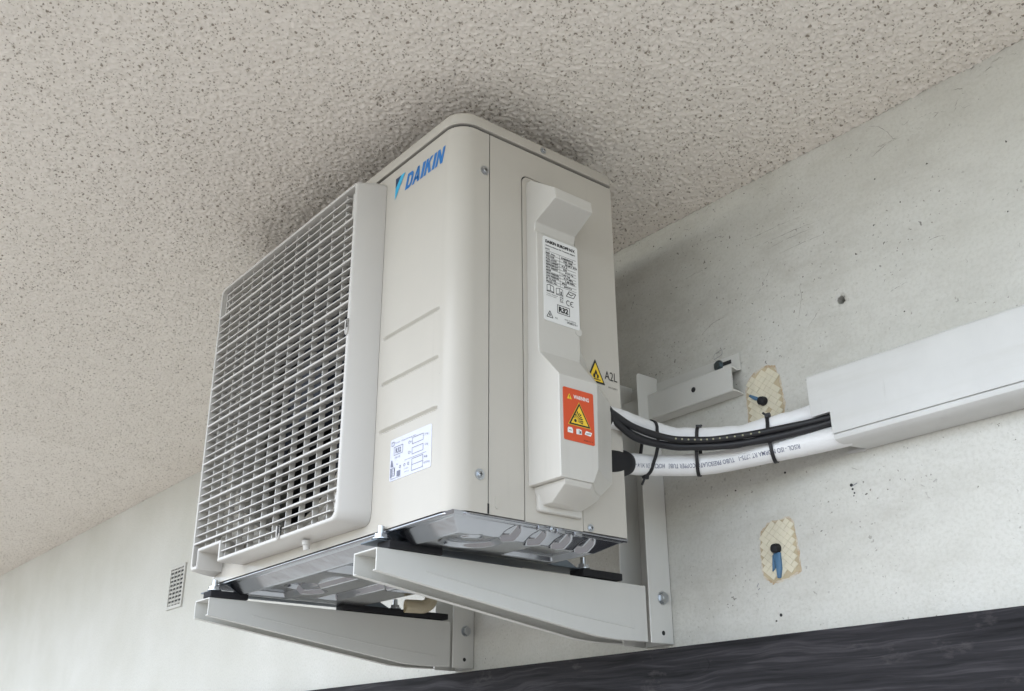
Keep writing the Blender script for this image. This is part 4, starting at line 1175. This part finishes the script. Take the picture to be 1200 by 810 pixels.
prism(bm, [(px - .024, pz + .014), (px - .021, pz + .016), (px - .004, pz + .006), (px - .006, pz + .002), (px - .015, pz + .006)], 'y', -0.0015, -0.005, 0.0006, 1)
obj('blue_sleeve', bm, M_TAPE, th, 50)

# marks and small knocks on the wall
M_PENC = mat('pencil_mark', (0.16, 0.17, 0.2), 0.8)
p = Print((0, -0.0006, 0), UX, V)
def on_wall_oval(c, w, h, t):
    q = [(c[0] + w * math.copysign(abs(math.cos(a)) ** .5, math.cos(a)), c[1] + h * math.copysign(abs(math.sin(a)) ** .5, math.sin(a)) + math.cos(a) * .003) for a in [2 * math.pi * i / 20 for i in range(20)]]
    p.loop(q, t)
on_wall_oval((0.000, 0.3105), 0.0085, 0.0042, 0.0006)
p.line((0.1985, 0.063), (0.2065, 0.0655), 0.0009)
p.line((0.031, -0.045), (0.0345, -0.040), 0.0008); p.line((0.0325, -0.049), (0.036, -0.047), 0.0009)
p.done('pencil_mark', M_PENC, wall)
bm = bmesh.new()
for c, r in (((0.1975, 0.0645), 0.0022), ((0.1985, 0.059), 0.0015), ((0.2005, 0.0535), 0.0012), ((0.0975, 0.103), 0.0016), ((0.199, 0.050), .0008), ((0.066, -0.086), .0022)):
    cyl(bm, (c[0], 0.0002, c[1]), (0, -1, 0), r, 0.0008, 9)
obj('chip', bm, M_INK, wall)

M_VENT = painted('vent_plastic', (0.50, 0.49, 0.455), 0.5)
# scratches, creases and knocked spots where they sit on the wall
M_SCUF = mat('scuff', (0.20, 0.19, 0.16), 0.85)
rgs = random.Random(21)
M_CHIP = mat('chipped_paint', (0.06, 0.055, 0.045), 0.9)
LINES = [[(0.2915, 0.5629), (0.3075, 0.56), (0.324, 0.5453), (0.3363, 0.5234), (0.3488, 0.5208)], [(0.3087, 0.5169), (0.3255, 0.5221), (0.3417, 0.5246)], [(0.373, 0.5353), (0.3916, 0.5346), (0.4121, 0.5259)], [(0.0598, 0.4786), (0.0993, 0.4766), (0.1437, 0.4762), (0.183, 0.473)], [(0.0808, 0.4593), (0.121, 0.4584), (0.1673, 0.4572), (0.2068, 0.4538)], [(0.1116, 0.4465), (0.1509, 0.4486), (0.1884, 0.4479)], [(0.1284, 0.4308), (0.1712, 0.4314), (0.2221, 0.4304)], [(0.0936, 0.392), (0.1049, 0.4061), (0.1159, 0.4188)], [(0.0843, 0.3813), (0.0916, 0.3885)], [(0.1588, 0.3739), (0.1577, 0.3444), (0.15, 0.3203)], [(0.1616, 0.299), (0.1762, 0.311), (0.1879, 0.3227)], [(-0.078, 0.5434), (-0.0736, 0.5496), (-0.0656, 0.5527)], [(0.0567, 0.3946), (0.0524, 0.3861)], [(0.4008, 0.3125), (0.4018, 0.306)], [(0.4655, 0.3009), (0.4687, 0.3065)], [(0.4268, 0.5734), (0.4364, 0.5925), (0.4424, 0.6055)], [(0.4464, 0.5822), (0.4528, 0.5907)], [(-0.0333, 0.3512), (-0.0075, 0.3642), (0.0202, 0.3675)], [(-0.0592, 0.4582), (-0.0367, 0.4617), (-0.0187, 0.4608)], [(0.1087, 0.3625), (0.1203, 0.3679)], [(0.2013, 0.0873), (0.2106, 0.0818)], [(-0.1631, 0.1169), (-0.1533, 0.1001)], [(0.2896, 0.3045), (0.3055, 0.3097), (0.323, 0.3105)], [(0.3536, 0.3541), (0.3684, 0.3566), (0.383, 0.3528)]]
SPOTS = [(-0.0779, 0.545, 2.2), (0.2862, 0.4104, 1.6), (0.2983, 0.4778, 1.8), (0.2532, 0.3794, 1.6), (0.329, 0.4268, 1.3), (0.4781, 0.4443, 1.6), (0.3743, 0.4644, 1.5), (0.3057, 0.4018, 1), (0.3092, 0.2726, 1.2), (0.0793, 0.5582, 1.4), (-0.0055, 0.5726, 2), (-0.1171, 0.5469, 1.5), (0.0165, 0.5577, 1.2), (0.462, 0.3518, 1.2), (0.33, 0.1547, 0.8), (0.0092, 0.0956, 1.6), (-0.014, -0.0529, 1.5), (-0.0138, -0.0647, 1.2), (0.0574, -0.093, 1.8)]
for pl in LINES:
    if max(b for a, b in pl) > CZ - 0.004: continue
    pts = [Vector((a, -0.0004, b)) for a, b in pl]
    if len(pts) > 2: pts = catmull(pts, 7)
    else: pts = [pts[0].lerp(pts[1], i / 7) for i in range(8)]
    bm = bmesh.new(); prev = None
    for i, q in enumerate(pts):
        q = q + Vector((rgs.uniform(-.0007, .0007), 0, rgs.uniform(-.0007, .0007)))
        t_ = (pts[min(i + 1, len(pts) - 1)] - pts[max(i - 1, 0)]).normalized(); n_ = Vector((-t_.z, 0, t_.x))
        w = rgs.uniform(0.00008, 0.00042) * math.sin(math.pi * (i + .6) / (len(pts) + .2))
        cur = (bm.verts.new(q + n_ * w), bm.verts.new(q - n_ * w))
        if prev and rgs.random() > 0.12: bm.faces.new((prev[0], prev[1], cur[1], cur[0]))
        prev = cur
    obj('scratch', bm, M_SCUF, wall)
for a, b, r in SPOTS:
    if b > CZ - 0.004: continue
    r *= 0.00075
    bm = bmesh.new(); k_ = 8
    o_ = [(a + r * rgs.uniform(.5, 1.5) * math.cos(2 * math.pi * i / k_), b + r * rgs.uniform(.5, 1.5) * math.sin(2 * math.pi * i / k_)) for i in range(k_)]
    prism(bm, o_, 'y', 0.0003, -0.0004)
    obj('chip', bm, M_CHIP, wall)

# cobweb grime and scuffs in the angle under the soffit, thickest towards the right
for q in range(46):
    a = rgs.uniform(-0.12, 0.75); b = CZ - 0.006 - abs(rgs.gauss(0, 0.035)); L_ = rgs.uniform(0.004, 0.020); an = rgs.gauss(0.1, 0.7)
    bm = bmesh.new(); w = rgs.uniform(0.00015, 0.0005); prev = None; n_ = 7
    for i in range(n_):
        t = i / (n_ - 1); an += rgs.gauss(0, .25)
        x, z = a + L_ * t * math.cos(an), min(CZ - .003, b + L_ * t * math.sin(an)); ww = w * math.sin(math.pi * (t * .9 + .05))
        cur = (bm.verts.new((x, -0.0004, z + ww)), bm.verts.new((x, -0.0004, z - ww)))
        if prev: bm.faces.new((prev[0], prev[1], cur[1], cur[0]))
        prev = cur
    obj('scratch', bm, M_SCUF, wall)

# vent grille far along the wall
vg = thing('vent_grille', 'small white wall vent grille low on the wall left of the unit', 'vent', (-2.125, 0, 0.233))
bm = bmesh.new()
vx0, vx1, vz0, vz1 = -2.165, -2.050, 0.168, 0.296
ring_fill(bm, [(vx0, vz0), (vx1, vz0), (vx1, vz1), (vx0, vz1)], [[(vx0 + .008, vz0 + .009), (vx1 - .008, vz0 + .009), (vx1 - .008, vz1 - .009), (vx0 + .008, vz1 - .009)]], 'y', -0.005)
ex = bmesh.ops.extrude_face_region(bm, geom=list(bm.faces))
for gq in ex['geom']:
    if isinstance(gq, bmesh.types.BMVert): gq.co.y = -0.0005
obj('frame', bm, M_VENT, vg)
bm = bmesh.new(); bx(bm, vx0 + .011, vx1 - .011, -0.0013, -0.0006, vz0 + .008, vz1 - .008); obj('recess', bm, M_INK, vg)
for i in range(9):
    z = vz0 + .016 + i * 0.0122
    bm = bmesh.new(); prism(bm, [(-0.0046, z - .0025), (-0.0038, z - .0040), (-0.0016, z + 0.002), (-0.0022, z + .0030)], 'x', vx0 + .008, vx1 - .008)
    obj('slat', bm, M_VENT, vg)
for i in range(1, 4):
    x = vx0 + .008 + (vx1 - vx0 - .016) * i / 4
    bm = bmesh.new(); bx(bm, x - .0015, x + .0015, -0.0046, -0.0014, vz0 + .009, vz1 - .009); obj('mullion', bm, M_VENT, vg)
